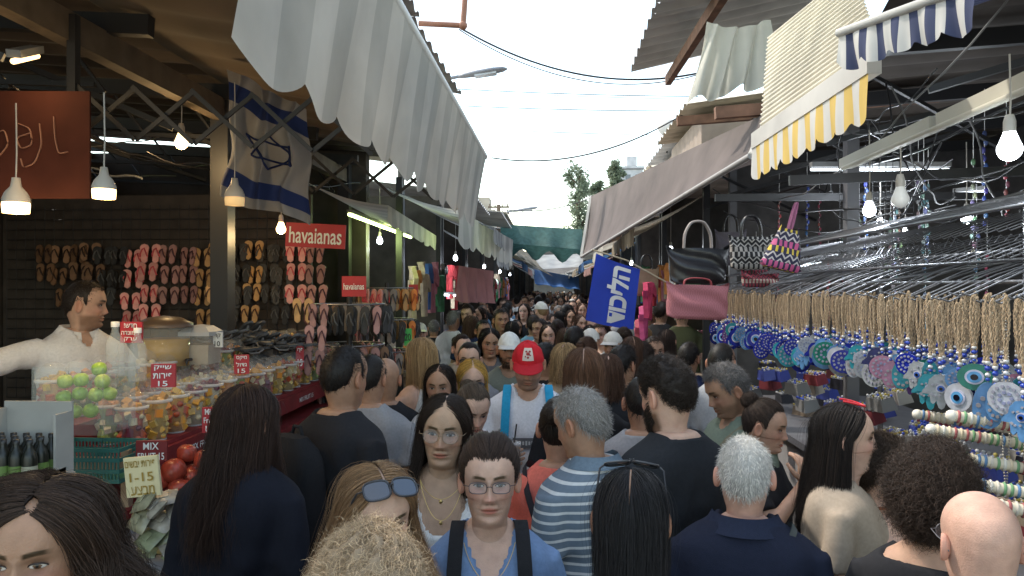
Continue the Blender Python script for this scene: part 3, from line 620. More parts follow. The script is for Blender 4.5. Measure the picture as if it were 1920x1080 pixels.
P['bunhand']=person(1425,745,98,75,'person with dark hair in a bun raising a hand to the mouth','mid',True,(0,8,0),arms=(((.24,-.12,1.22),(.09,-.215,1.40)),ARM0),hands=(((.05,.0,.95),(.2,1,.0),.5),None),sc=BK,hair=S_(style='bun',n=2400,th=.013,S=9,br=.036,bd=(0,.7,.7),messy=.35,r=.0009,puff=.004),hc=(.05,.033,.025))
def redclip(root,ht):
    m=MB(); pts=htrans(Ept(dirv(np.radians(np.linspace(-95,95,24)),np.radians(62-10*np.cos(np.radians(np.linspace(-180,180,24))))),np.full(24,.019)),ht); m.tube(pts,.004,6); ex('hairband',m,PLAST,root,(.6,.02,.03))
P['beige']=person(1580,750,134,92,'person in a beige top with long black hair and a red hairband','light',True,(8,-2,0),kind='tee',neck='crew',sc=(.38,.31,.24),hair=Lg(n=3200,L=.36,th=.012,back=.03,spread=.02,wide=.1,pf=84,r=.0009,fly=.01),hc=(.02,.014,.012),extra=redclip)
P['curlybun']=person(1640,812,124,115,'person in a black sleeveless top with curly pulled back hair and a tan shoulder bag','light',True,(5,4,0),kind='tank',neck='wide',sc=BK,hair=dict(style='curly',n=4800,th=.020,len=.034,curl=.008,turns=1.7,S=10,lift=.4,jit=.5,comb=(0,.6,-.3),side=14,lump=.3,r=.0008),hc=(.045,.028,.018),extra=lambda r,h:ex('bag_strap',strap_mb(-1,.02,fem=True),CLOTH,r,(.25,.09,.045)))
P['bigcurl']=person(1748,842,168,168,'person in a black top with a large round mass of dark curls','mid',True,(0,0,0),kind='tee',neck='wide',sc=BK,hair=dict(style='curly',n=9500,th=.034,len=.048,curl=.010,turns=2.0,S=13,lift=.6,jit=.5,side=36,lump=.5,comb=(0,.1,-.4),sl=1,r=.0009),hc=(.045,.028,.02))
P['bald']=person(1842,914,205,-152,'bald person wearing thin glasses in the lower right corner','pink',False,(-4,0,0),kind='tee',sc=(.05,.05,.06),extra=ex_glasses(.026,.018,2.6,r=.0014,fc=(.12,.12,.13)))
P['vendor']=person(150,520,108,25,'bearded vendor in a cream polo shirt with an arm stretched out behind the fruit cups','mid',False,(52,4,0),arms=(((.47,.02,1.34),(.72,-.04,1.27)),((.27,-.10,1.16),(.24,-.32,1.16))),hands=(((-1,0,-.1),(0,0,-1),.25),((0,-1,-.1),(0,0,-1),.4)),neck='polo',sc=(.70,.67,.64),d=3.9,H=1.80,zb=.25,hair=S_(n=2200,th=.010,len=.016),hc=(.035,.024,.018),beard=.6,extra=lambda r,h:ex('collar',collar_mb(),CLOTH,r,(.70,.67,.64)))
print('near people',time.time()-T0)
# ---- mid and far crowd
COLS=[('black',(.022,.022,.025)),('white',(.68,.68,.68)),('grey',(.22,.22,.23)),('navy',(.02,.03,.08)),('beige',(.45,.36,.26)),('red',(.45,.03,.03)),('blue',(.2,.35,.5)),('olive',(.12,.13,.07)),('pink',(.6,.25,.28)),('brown',(.14,.07,.04))]
HCOL=[('black',(.016,.012,.011)),('dark brown',(.035,.02,.015)),('brown',(.09,.045,.028)),('blond',(.4,.26,.13)),('grey',(.28,.27,.26))]
AR=[]
for i,(fem,hr,hn,ex_) in enumerate([(0,S_(n=900,seed=1,r=.0016,jit=.5),'short',None),(1,Lg(n=700,L=.26,S=10,r=.0016,th=.011,spread=.01,wide=0),'long',None),(0,S_(n=900,th=.017,seed=2,r=.0016,curl=.004,jit=.5,lump=.3),'thick',None),(1,S_(style='bun',n=600,th=.012,S=6,r=.0016),'tied back',None),(0,S_(n=300,th=.006,r=.0016,len=.01),'capped',whitecap((.62,.60,.56))),(1,Lg(n=700,L=.14,S=10,r=.0016,wave=.01,th=.014,wtop=.3,spread=.01,wide=0),'wavy',None)]):
    AR.append((fem,hr,hn,ex_))
protos={}
def crowd(px,d,H,view,ar,ci,hi,ski,grp,place,ht=(0,0,0)):
    fem,hr,hn,ex_=AR[ar]
    vw={0:'facing us',180:'from behind'}[view]
    lab=f'{place} person in {COLS[ci][0]} top with {HCOL[hi][0]} {hn} hair, {vw}' if hn!='capped' else f'{place} person in {COLS[ci][0]} top and pale cap, {vw}'
    py=540-(H-CZ)/d*FL; key=(ar,); w=random.uniform(-40,40)
    if key not in protos:
        o=person(px,py,20,view+w,lab,['mid','tan','light'][ski],bool(fem),ht,hair=hr,hc=HCOL[hi][1],sc=COLS[ci][1],d=d,vox=.02,extra=ex_,group=grp); protos[key]=o; return o
    c=copy_tree(protos[key]); p=at(px,py,d); s=H/1.765; c.location=(p.x,p.y,0); c.scale=(s,s,s); c.rotation_euler=(0,0,R(view+w)); tag(c,lab,'person',grp)
    for ch in c.children:
        b=ch.name.split('.')[0]
        if b=='body': ch.color=(*SK[['mid','tan','light'][ski]],1)
        if b=='hair': ch.color=(*HCOL[hi][1],1)
        if b=='shirt': ch.color=(*COLS[ci][1],1)
    return c
mid=[(1108,614,52,0,4,0,0,0),(1150,620,54,0,4,1,1,2),(1186,628,62,180,1,5,2,2),(1166,645,74,180,2,0,0,1),(1140,660,80,180,5,0,2,2),(1062,612,52,180,1,1,2,2),(1076,610,55,180,0,0,0,1),(1028,606,45,0,5,5,1,2),(1020,640,66,180,0,0,0,1),(1045,598,42,180,3,2,1,0),(1012,596,40,0,0,1,1,0),(1130,604,45,0,2,1,1,2),(960,600,40,180,1,3,0,0),(905,598,42,0,0,2,0,1),(1205,640,60,180,2,9,1,1),(1060,640,70,180,5,4,3,2),(1225,628,58,0,0,0,1,0),(865,625,54,0,3,4,1,2),(1170,612,50,180,3,2,1,2),(1000,590,38,180,2,6,1,1),(1085,588,36,0,1,8,2,2),(1060,570,30,180,0,0,0,0),(935,590,40,180,2,1,1,1),(1250,615,48,180,1,0,1,2),(1290,640,60,180,0,3,0,1),(1100,630,60,180,3,7,2,2)]
for i,(px,py,hp,vw,ar,ci,hi,ski) in enumerate(mid):
    k=(py-540)/FL; d=400/(hp+200*k); crowd(px,d,at(px,py,d).z,vw,ar,ci,hi,ski,'people in the middle of the crowd','midway')
dd=8.5; cnt=0
while dd<60 and cnt<190:
    wd=2.5 if dd<16 else 2.2
    for x in np.arange(-wd*.62,wd*.62,.47):
        X=x+random.uniform(-.2,.2)+.1; px=960+FL*(X+.057*dd)/dd; 
        crowd(px,dd+random.uniform(-.3,.3),random.uniform(1.55,1.84),random.choice([0,180]),random.choice([0,1,2,3,0,5,0,1,2]) if cnt%17 else 4,random.choice([0,0,0,1,1,2,2,3,4,5,6,7,8,9]),random.choice([0,0,1,1,2,3,4]),random.randrange(3),'people in the distant crowd','distant'); cnt+=1
    dd+=.85 if dd<20 else 2.2
print('people',cnt,time.time()-T0)
# ================================================================== setting
ASPH=mat('asphalt',(.055,.055,.057),.9,ns=30,na=.4,bump=.4,bs=80)
mb=MB(); mb.add([(-400,-200,0),(400,-200,0),(400,900,0),(-400,900,0)],[[0,1,2,3]],sm=False); struct('ground',mb,mat('ground_dust',(.20,.19,.17),.95,ns=.5,na=.3))
mb=MB(); mb.add([(-1.7,-8,.006),(1.6,-8,.006),(1.6,70,.006),(-1.7,70,.006)],[[0,1,2,3]],sm=False); struct('street',mb,ASPH)
CONC=mat('stained_concrete',(.24,.23,.21),.9,ns=3,na=.3,dirt=.4,bump=.2,bs=30)
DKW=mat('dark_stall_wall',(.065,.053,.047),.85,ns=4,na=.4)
DKM=mat('dark_metal',(.03,.03,.033),.5,.3)
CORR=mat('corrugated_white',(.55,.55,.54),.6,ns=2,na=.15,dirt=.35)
CORR2=mat('corrugated_cream',(.66,.60,.47),.6,ns=2,na=.12,dirt=.35)
RUST=mat('rusty_metal',(.20,.10,.06),.85,ns=9,na=.4)
for s in(-1,1):
    mb=MB(); x=-1.75 if s<0 else 1.65
    mb.box((x+s*2.5,31,.06),(5,80,.12)); struct('pavement',mb,CONC)
def corr_sheet(p00,p01,p10,p11,n=40,amp=.02,ribs=14,sharp=False):
    P=[]; a,b,c,d_=[np.array(tuple(q),float) for q in (p00,p01,p10,p11)]
    nrm=np.cross(b-a,c-a); nrm/=np.linalg.norm(nrm); nn=ribs*6
    for i in range(nn+1):
        u=i/nn; w=math.sin(u*ribs*2*math.pi); w=(1 if w>.3 else -1 if w<-.3 else w/.3) if sharp else w
        P.append([a*(1-u)*(1-v)+c*u*(1-v)+b*(1-u)*v+d_*u*v+nrm*amp*w for v in (0,.5,1)])
    m=MB(); m.grid(np.array(P)); return m
t=thing('market_shop','dark open fronted shop behind the fruit stall on the left','shop',(-3.6,3,0))
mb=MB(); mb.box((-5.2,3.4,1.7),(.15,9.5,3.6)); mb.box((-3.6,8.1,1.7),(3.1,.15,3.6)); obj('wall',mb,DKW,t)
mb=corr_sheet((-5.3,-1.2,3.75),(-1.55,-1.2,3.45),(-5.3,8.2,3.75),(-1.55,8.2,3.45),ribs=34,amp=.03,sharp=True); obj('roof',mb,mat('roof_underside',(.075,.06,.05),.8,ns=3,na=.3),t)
for y in(1.0,2.3,3.6,4.9,6.2,7.5):
    mb=MB(); mb.beam((-5.2,y,3.50),(-2.0,y,3.30),.06,.10); mb.beam((-4.6,y,3.45),(-3.4,y+.9,3.05),.03); mb.beam((-3.2,y,3.35),(-2.15,y+.5,2.9),.03); mb.beam((-5.2,y+.02,3.15),(-2.3,y+.02,3.02),.025); [mb.beam((-5.0+.5*k,y+.02,3.45-.03*k),(-4.75+.5*k,y+.02,3.13-.03*k),.015) for k in range(6)]; obj('beam',mb,DKM,t)
for y in(1.0,4.95,7.9):
    mb=MB(); mb.box((-2.25,y,1.7),(.12,.12,3.3)); obj('post',mb,DKM,t)
mb=MB(); mb.beam((-2.25,-1,3.2),(-2.25,8,3.2),.08,.14); mb.beam((-5.2,3.3,2.78),(-2.7,3.3,2.74),.10,.10); obj('lintel',mb,mat('old_beam',(.13,.10,.07),.8,ns=8,na=.3),t)
def gridwall(name,p0,p1,z0,z1,step,r,label,cat='rack',m=DKM):
    p0=Vector(p0);p1=Vector(p1); mb=MB(); L=(p1-p0).length; n=int(L/step)
    for i in range(n+1):
        q=p0.lerp(p1,i/n); mb.tube([(q.x,q.y,z0),(q.x,q.y,z1)],r,4,cap=False)
    for z in np.arange(z0,z1+.001,step): mb.tube([(p0.x,p0.y,z),(p1.x,p1.y,z)],r,4,cap=False)
    return single(name,mb,m,label,cat,((p0.x+p1.x)/2,(p0.y+p1.y)/2,z0))
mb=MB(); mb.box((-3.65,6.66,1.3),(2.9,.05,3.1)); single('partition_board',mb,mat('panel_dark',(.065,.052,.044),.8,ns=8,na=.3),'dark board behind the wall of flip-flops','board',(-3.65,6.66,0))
gridwall('wire_rack',(-5.0,6.55,0),(-2.3,6.55,0),1.0,2.75,.09,.004,'tall black wire grid wall hung with flip-flops')
def ff_mesh():
    def outline(side):
        L=[];
        for t in np.linspace(0,2*np.pi,28,endpoint=False):
            z=.125-.125*math.cos(t)
            w=np.interp(z,[0,.02,.08,.14,.2,.235,.25],[.0,.026,.027,.033,.041,.03,.0]); L.append((w*(1 if t<np.pi else -1)+side*.006*(z/.25),z))
        return L
    o=[]
    for side in(-1,1):
        m=MB(); m.poly(outline(side),.014,c=(side*.047,0,0)); m.poly([(x*.93,z*.96+.005) for x,z in outline(side)],.004,c=(side*.047,-.009,0),col=(1.5,1.45,1.4))
        k=MB(); x0=side*.047+side*.005
        for e in(-1,1):
            k.tube([(x0,-.010,.195),(x0+e*.010,-.032,.175),(x0+e*.026,-.030,.12),(x0+e*.031,-.006,.085)],[.005,.006,.0075,.007],6)
        o.append((m,k))
    return o
FFP=mat('rubber_sole',rough=.6,oc=True,vc=True,ns=20,na=.15)
ffm=[(a.mesh('sole',FFP),b.mesh('strap',FFP)) for a,b in ff_mesh()]
def flipflops(loc,rz,tilt,c1,c2,label,grp,s=1,sx=1):
    t=thing('flip_flops',label,'flip-flops',loc,rz,grp); t.rotation_euler[0]=tilt; t.scale=(s*sx,s,s)
    k=random.uniform(.7,1.3)
    for a,b in ffm:
        o=link('sole',a,t); o.color=(*[q*k for q in c1],1); q=link('strap',b,o); q.color=(*c2,1)
    return t
FC={'pink':((.55,.27,.25),(.68,.10,.12)),'black':((.03,.03,.032),(.10,.10,.10)),'brown':((.18,.10,.055),(.04,.02,.015)),'tan':((.38,.23,.10),(.10,.05,.03)),'rose':((.31,.17,.16),(.10,.04,.05)),'grey':((.18,.18,.19),(.05,.05,.05)),'orange':((.6,.2,.04),(.5,.1,.02))}
cols_=[(28,'brown',2),(62,'brown',3),(96,'brown',2),(128,'brown',3),(155,'black',3),(180,'black',2),(207,'pink',4),(245,'pink',4),(285,'rose',3),(320,'rose',3),(352,'tan',4),(380,'tan',3),(405,'black',4),(428,'black',3),(450,'tan',4),(482,'black',3),(510,'black',4),(542,'pink',3),(578,'rose',4)]
for px,cn,n in cols_:
    yo=random.uniform(-8,8)
    for k in range(n):
        p=at(px+random.uniform(-5,5),452+yo+k*40+42+random.uniform(-4,4),6.38); flipflops((p.x,6.50-random.uniform(0,.03),p.z),R(random.uniform(-20,20)),R(-6),*FC[cn],f'{cn} flip-flops hanging on the black wire wall',f'{cn} flip-flops on the wire wall',random.uniform(.64,.72),1.45)
for (px,py,dv,cn) in ((568,606,5.3,'tan'),(597,616,5.3,'rose'),(592,660,4.9,'rose'),(588,705,4.9,'rose')):
    p=at(px,py,dv); flipflops(p,R(8),0,*FC[cn],f'{cn} flip-flops hanging beside the end of the fruit cups',f'{cn} flip-flops beside the fruit cups',.72,1.1)
def ffrack(px,py,d,n,rows,lab,wd_,pal):
    p=at(px,py,d); t=thing('display_stand',lab,'rack',(p.x,p.y,0))
    mb=MB(); mb.tube([(p.x,p.y,0),(p.x,p.y,p.z+.05)],.02,8); mb.lathe([(0,0),(.25,.0),(.25,.03),(0,.05)],(p.x,p.y,.12),20); obj('pole',mb,DKM,t)
    for r in range(rows):
        mb=MB(); z=p.z-r*.30; 
        mb.tube([(p.x+.26*math.cos(a),p.y+.26*math.sin(a),z) for a in np.linspace(0,2*np.pi,21)],.006,6,cap=False); obj('ring',mb,STEEL,t)
        for k in range(n):
            a=k*2*math.pi/n+r*.3; cn=random.choice(pal)
            flipflops((p.x+.27*math.cos(a),p.y+.27*math.sin(a),z-.22),a+R(60),0,*FC[cn],f'{cn} flip-flops hanging on the {wd_} round stand',f'{cn} flip-flops on the {wd_} round stand',.85)
ffrack(655,570,5.6,18,3,'near round stand of dark flip-flops beneath the small red sign','near',['black','grey','brown','black','rose'])
ffrack(725,540,7.2,15,3,'far round stand of mixed flip-flops further up the left side','far',['black','pink','grey','orange','tan'])
# ---------------------------------------------------------------- text & signs
WHT=mat('white_lettering',(.8,.8,.78),.6); REDB=mat('red_board',(.42,.02,.03),.5,ns=12,na=.1); SHR=mat('shelf_red',(.22,.015,.018),.6,ns=10,na=.25,dirt=.3); DKL=mat('dark_lettering',(.03,.03,.03),.6)
def text_mesh(s,w,h,m,bold=.012,lim=1.6):
    cu=bpy.data.curves.new('txt','FONT'); cu.body=s; cu.align_x='CENTER'; cu.align_y='CENTER'; cu.offset=bold
    o=bpy.data.objects.new('txt',cu); col.objects.link(o); dg=bpy.context.evaluated_depsgraph_get()
    me=bpy.data.meshes.new_from_object(o.evaluated_get(dg)); bpy.data.objects.remove(o)
    V=np.empty(len(me.vertices)*3,np.float32); me.vertices.foreach_get('co',V); V=V.reshape(-1,3)
    if len(V):
        mn,mx=V.min(0),V.max(0); k=(V-(mn+mx)/2); sx=w/max(mx[0]-mn[0],1e-4); sy=h/max(mx[1]-mn[1],1e-4); sx=min(sx,sy*lim); sy=min(sy,sx*lim)
        V=np.stack([k[:,0]*sx,0*k[:,0],k[:,1]*sy],-1); me.vertices.foreach_set('co',V.astype(np.float32).ravel())
    me.materials.clear(); me.materials.append(m); me.update(); return me
def heb(s): return s[::-1]
def sign(px,py,d,w,h,lines,label,rz=0,roll=0,bm=REDB,tm=WHT,cat='sign',name='sign'):
    p=at(px,py,d); t=thing(name,label,cat,p,R(rz)); t.rotation_euler=(0,R(roll),R(rz))
    mb=MB(); mb.box((0,0,0),(w,.012,h)); obj('board',mb,bm,t,True)
    n=len(lines)
    for i,(s,fr) in enumerate(lines):
        me=text_mesh(s,w*fr,h/n*.68,tm); o=link('lettering',me,t); o.location=(0,-.010,h/2-h*(i+.5)/n)
    return t
sign(592,442,5.3,.43,.17,[('havaianas',.88)],'large tilted red sign with white lettering above the flip-flops',0,3)
sign(664,537,5.5,.18,.15,[('havaianas',.85)],'small square red sign on top of the near flip-flop stand')
sign(775,549,7.2,.09,.16,[('havaianas',.85)],'narrow red sign over the far flip-flop stand')
sign(307,704,2.72,.085,.085,[(heb('שייק'),.7),(heb('פירות'),.8),('15',.4)],'red price card reading fifteen in front of the nearest fruit cups',10)
sign(247,623,3.2,.095,.09,[(heb('חדש!'),.6),(heb('לימונדה'),.85),(heb('ערק'),.6)],'red card with three lines of text below the vendor')
sign(393,787,2.95,.055,.10,[('Mix',.6),('Fruit',.75),('15',.5)],'narrow red card reading Mix Fruit at the end of the red shelf',20)
sign(453,683,3.9,.075,.10,[(heb('מיקס'),.7),(heb('גדול'),.7),('15',.5)],'small red price card in the middle of the fruit cups',20)
sign(562,668,4.8,.05,.16,[(heb('פרי'),.7),('15',.6)],'narrow red card at the far end of the fruit cups',30)
sign(409,637,4.0,.05,.08,[(heb('קר'),.7),('10',.6)],'small white card beside the drink dispensers',0,bm=mat('white_card',(.7,.7,.68),.6),tm=DKL)
sign(268,893,2.45,.115,.13,[(heb('פירות יבשים'),.9),('1-15',.7),(heb('מבצע'),.7)],'tilted cream and yellow price card over the wrapped packs',0,-6,bm=mat('cream_card',(.72,.62,.36),.7),tm=mat('gold_letters',(.35,.22,.03),.6))
sign(285,845,2.74,.11,.075,[('MIX',.5),('FRUIT 15',.85)],'dark red card reading Mix Fruit hanging under the red shelf',8,bm=SHR)
sign(765,632,7.0,.07,.16,[('20',.8)],'green price card on the far flip-flop stand',bm=mat('green_card',(.1,.6,.15),.6),tm=DKL)
p=at(68,272,3.2); t=thing('signboard','dark brown hanging signboard with faint script in the upper left corner','sign',p,R(4))
mb=MB(); mb.box((0,0,0),(.46,.012,.46)); obj('board',mb,mat('brown_board',(.05,.014,.009),.8,ns=5,na=.3,spec=.15),t,True)
mb=MB()
for pts in ([(-.20,.02),(-.13,.07),(-.11,.0),(-.16,-.06),(-.21,-.04)],[(-.07,.09),(-.02,.07),(-.01,.0),(-.06,-.02),(-.08,.03),(-.02,.05)],[(.02,.09),(.03,.0),(.0,-.08),(-.05,-.10),(-.06,-.06)],[(.08,.12),(.085,.03),(.10,-.04),(.14,-.03)]):
    PP,QQ=smoothpath(np.array([(x,-.009,z) for x,z in pts]),[.0065]*len(pts),5); mb.tube(PP,QQ,6,sy=.35)
obj('lettering',mb,mat('faint_letters',(.24,.12,.085),.7),t,True)
# ---------------------------------------------------------------- fruit stall
t=thing('fruit_stall','long stepped counter of the fruit and juice stall on the left','stall',(-2.0,4,0))
mb=MB(); mb.box((-2.05,4.05,1.16),(.95,3.6,.03)); mb.box((-1.86,4.25,1.345),(.48,3.0,.03)); mb.box((-2.04,4.25,1.41),(.30,3.0,.10)); obj('shelf',mb,SHR,t)
mb=MB(); mb.box((-2.0,4.05,.57),(.8,3.5,1.12)); obj('cabinet',mb,DKW,t)
mb=MB(); mb.box((-1.60,4.25,1.30),(.02,3.0,.09)); f_=obj('front_panel',mb,SHR,t)
for k,y in enumerate((3.3,4.7)):
    o=link('lettering',text_mesh('MIX FRUIT 15',.26,.028,WHT),f_); o.location=(-1.586-origin(t).x,y-4,1.30); o.rotation_euler=(0,0,R(90))
mb=MB(); mb.box((-1.615,2.735,1.25),(.03,.03,.28)); mb.box((-2.4,2.735,1.25),(.03,.03,.28)); mb.box((-2.0,2.735,1.335),(.8,.02,.05)); obj('trim',mb,mat('worn_wood',(.35,.24,.15),.8,ns=20,na=.2),t)
FR=[(.62,.32,.05),(.42,.08,.03),(.62,.45,.12),(.25,.34,.07),(.58,.50,.32),(.60,.38,.06),(.6,.24,.04),(.14,.03,.05)]
CUPM=mat('cup_clear',(.60,.62,.62),.06,alpha=.12); FRM=mat('fruit_chunks',rough=.35,vc=True); RIM=mat('cup_rim',(.72,.74,.74),.1,alpha=.55)
def cupm(seed):
    r_=random.Random(seed); a=MB(); pal=[FR[r_.randrange(8)] for _ in range(4)]
    a.lathe([(0,.002),(.029,.002),(.039,.115),(0,.118)],n=14,col=tuple(.6*q for q in pal[0]))
    for k in range(30):
        an=k*2.4+r_.uniform(-.3,.3); z=.012+.125*(k+.5)/30; rr=(.025+.012*z/.115) if z<.115 else .024; c=pal[int(k/30*4)]; s=r_.uniform(.6,1.0); q=r_.uniform(.75,1.15)
        if k%4==0: a.ell((rr*math.cos(an),rr*math.sin(an),z),(.0145*s,.0145*s,.012*s),9,6,tuple(v*q for v in c))
        else: a.box((rr*math.cos(an),rr*math.sin(an),z),(.028*s,.024*s,.026*s),Matrix.Rotation(r_.uniform(0,3),3,Vector((r_.random(),r_.random(),1)).normalized()),tuple(v*q for v in c))
    b=MB(); b.lathe([(.034,0),(.049,.12)],n=16)
    e=MB(); e.lathe([(.049,.118),(.0545,.120),(.0545,.128),(.049,.130)],n=18); e.lathe([(.033,.0),(.035,.002),(.035,.006)],n=16)
    c=MB(); c.lathe([(.049*math.cos(q),.127+.052*math.sin(q)) for q in np.linspace(0,1.3,7)]+[(.012,.178)],n=16)
    return a.mesh('fruit_pieces',FRM),b.mesh('cup',CUPM),c.mesh('dome_lid',CUPM),e.mesh('cup_rim',RIM)
cups=[cupm(i) for i in range(9)]
rows=[(-1.675,1.362,'front'),(-1.83,1.362,'middle'),(-2.0,1.462,'back')]
for X,z,rn in rows:
    for k in range(17):
        y=2.88+k*.168+(.08 if rn=='middle' else 0)
        t=thing('fruit_cup',f'domed plastic cup of cut fruit in the {rn} row of the stall','fruit cup',(X+random.uniform(-.012,.012),y,z),random.uniform(0,6),f'fruit cups in the {rn} row'); ks=random.uniform(1.12,1.22); t.scale=(ks,ks,ks*1.12)
        for n_,m_ in zip(('fruit_pieces','cup','dome_lid','cup_rim'),cups[random.randrange(9)]): link(n_,m_,t)
def fruit(loc,r,c,name,label,grp):
    def f():
        m=MB(); m.lathe([(0,-.86)]+[(math.cos(q)*(1-.06*math.cos(3*q)),math.sin(q)*.92) for q in np.linspace(-1.2,1.25,12)]+[(.12,.80),(0,.76)],n=16); m.tube([(0,0,.75),(.05,0,1.05)],.05,5,(.3,.2,.1)); return m.mesh(name,mat('fruit_skin',rough=.32,oc=True,vc=True,ns=2.5,na=.3))
    o=link(name,cached(('fr',name),f)); o.location=loc; o.scale=(r,r,r); o.rotation_euler=(random.uniform(-.5,.5),random.uniform(-.5,.5),random.uniform(0,6)); o.color=(*c,1); tag(o,label,name.replace('_',' '),grp)
for k,(px,py) in enumerate([(122,715),(152,712),(186,692),(192,715),(120,745),(150,738),(180,740),(205,738),(140,772),(170,770),(112,775)]):
    p=at(px,py,2.75+.02*(k%3)); fruit(p,.028,random.choice([(.34,.50,.07),(.42,.54,.10)]),'green_apple','pale green apple in the clear bin at the near end of the stall','green apples in the bin')
for k,(px,py,r) in enumerate([(326,882,.05),(362,893,.05),(300,900,.045),(350,850,.04),(385,862,.045),(395,905,.045),(338,915,.05)]):
    fruit(at(px,py,2.95+.05*(k%2)),r,(.38,.06,.035),'pomegranate','red pomegranate piled below the red shelf','pomegranates below the shelf')
mb=MB(); p=at(160,745,2.75)
for x0,x1,y0,y1 in((-.13,.13,-.1,-.1),(-.13,.13,.1,.1),(-.13,-.13,-.1,.1),(.13,.13,-.1,.1)):
    mb.box((p.x+(x0+x1)/2,p.y+(y0+y1)/2,p.z),(abs(x1-x0)+.004,abs(y1-y0)+.004,.24))
single('clear_bin',mb,mat('clear_plastic',(.8,.85,.8),.1,alpha=.08),'clear plastic bin holding green apples','bin',(p.x,p.y,p.z-.12))
p=at(180,862,2.75); mb=MB()
for k in range(22):
    for e in(-1,1): mb.box((p.x-.14+.0133*k,p.y+e*.09,p.z),(.005,.004,.12))
for z in(-.055,-.02,.02,.055):
    mb.box((p.x,p.y-.092,p.z+z),(.29,.006,.014)); mb.box((p.x,p.y+.092,p.z+z),(.29,.006,.014))
    for e in(-1,1): mb.box((p.x+e*.143,p.y,p.z+z),(.006,.18,.014))
mb.box((p.x,p.y,p.z-.06),(.29,.18,.006))
single('plastic_basket',mb,mat('teal_plastic',(.02,.13,.11),.45),'dark teal slatted plastic basket under the red shelf','basket',(p.x,p.y,p.z-.06))
p=at(34,826,2.35); t=thing('white_crate','white box of dark bottles at the left edge','box',(p.x,p.y,p.z-.14))
mb=MB(); mb.box((p.x,p.y,p.z-.13),(.24,.20,.02)); mb.box((p.x+.112,p.y+.05,p.z-.02),(.008,.08,.20)); mb.box((p.x-.11,p.y,p.z-.02),(.010,.20,.22)); mb.box((p.x,p.y+.095,p.z-.01),(.23,.008,.24)); mb.box((p.x,p.y-.10,p.z-.118),(.24,.008,.045)); mb.box((p.x+.112,p.y-.02,p.z-.118),(.008,.16,.045)); obj('crate_body',mb,mat('white_board',(.42,.41,.38),.7,dirt=.35,ns=6,na=.15),t)
def bottle(loc,c,lab,name,label,grp,s=1,al=None):
    t=thing(name,label,'bottle',loc,0,grp); t.scale=(s,s,s)
    def f1():
        m=MB(); m.lathe([(0,0),(.030,0),(.033,.01),(.033,.12),(.026,.145),(.013,.165),(.012,.19)],n=14); return m.mesh('glass',al or PLAST)
    o=link('glass',cached(('bt',al is None),f1),t); o.color=(*c,1)
    def f2(): m=MB(); m.lathe([(.0145,.185),(.0145,.205),(0,.206)],n=12); return m.mesh('bottle_cap',PLAST)
    o=link('bottle_cap',cached('bcap',f2),t); o.color=(.7,.7,.68,1) if not lab else (.02,.02,.02,1)
    def f3(): m=MB(); m.lathe([(.0338,.04),(.0338,.085)],n=14); return m.mesh('bottle_label',PLAST)
    if lab: o=link('bottle_label',cached('blab',f3),t); o.color=(*lab,1)
for i in range(5):
    for j in range(3):
        bottle((p.x-.083+.042*i,p.y-.065+.05*j,p.z-.118),(.008,.01,.006),random.choice([(.12,.20,.05),(.35,.35,.26),(.12,.2,.05)]),'juice_bottle','small black bottle with a green label in the white box','bottles in the white box',.66)
CLG=mat('glass_clear',(.75,.8,.78),.05,alpha=.2)
for px,py,dv in((216,690,3.1),(258,700,3.15),(238,690,3.3)):
    bottle(at(px,py+15,dv),(.8,.8,.8),None,'glass_bottle','clear glass bottle standing behind the fruit cups','clear bottles behind the cups',1.1,CLG)
def dispenser(px,py,d,r,h,c,label,square=False):
    p=at(px,py,d); t=thing('drink_dispenser',label,'dispenser',p)
    n=4 if square else 24; M=Matrix.Rotation(R(45),3,'Z') if square else None
    m=MB(); m.lathe([(0,.02),(r*.93,.02),(r*.97,h*.72),(0,h*.72)],n=n,M=M,sm=not square); obj('drink',m,mat('drink_'+('w' if square else 'y'),c,.2,tr=.3,ns=9,na=.15),t,True)
    m=MB(); m.lathe([(0,0),(r,0),(r*1.04,h),(r*.98,h)],n=n,M=M,sm=not square); obj('tank',m,mat('tank_clear',(.8,.8,.75),.05,alpha=.15),t,True)
    m=MB(); m.lathe([(r*1.08,h),(r*1.08,h+.02),(r*.6,h+.05),(0,h+.06)],n=n,M=M,sm=not square); obj('lid',m,mat('lid_brown',(.10,.06,.035),.4) if not square else mat('lid_grey',(.4,.4,.4),.5),t,True)
    m=MB(); m.tube([(0,-r,.05),(0,-r-.05,.05),(0,-r-.05,.02)],.01,8); obj('tap',m,DARK,t,True)
dispenser(308,692,3.9,.13,.22,(.50,.30,.05),'round dispenser of yellow lemonade behind the fruit cups')
dispenser(377,688,4.0,.11,.17,(.50,.44,.36),'square dispenser of white drink next to the lemonade',True)
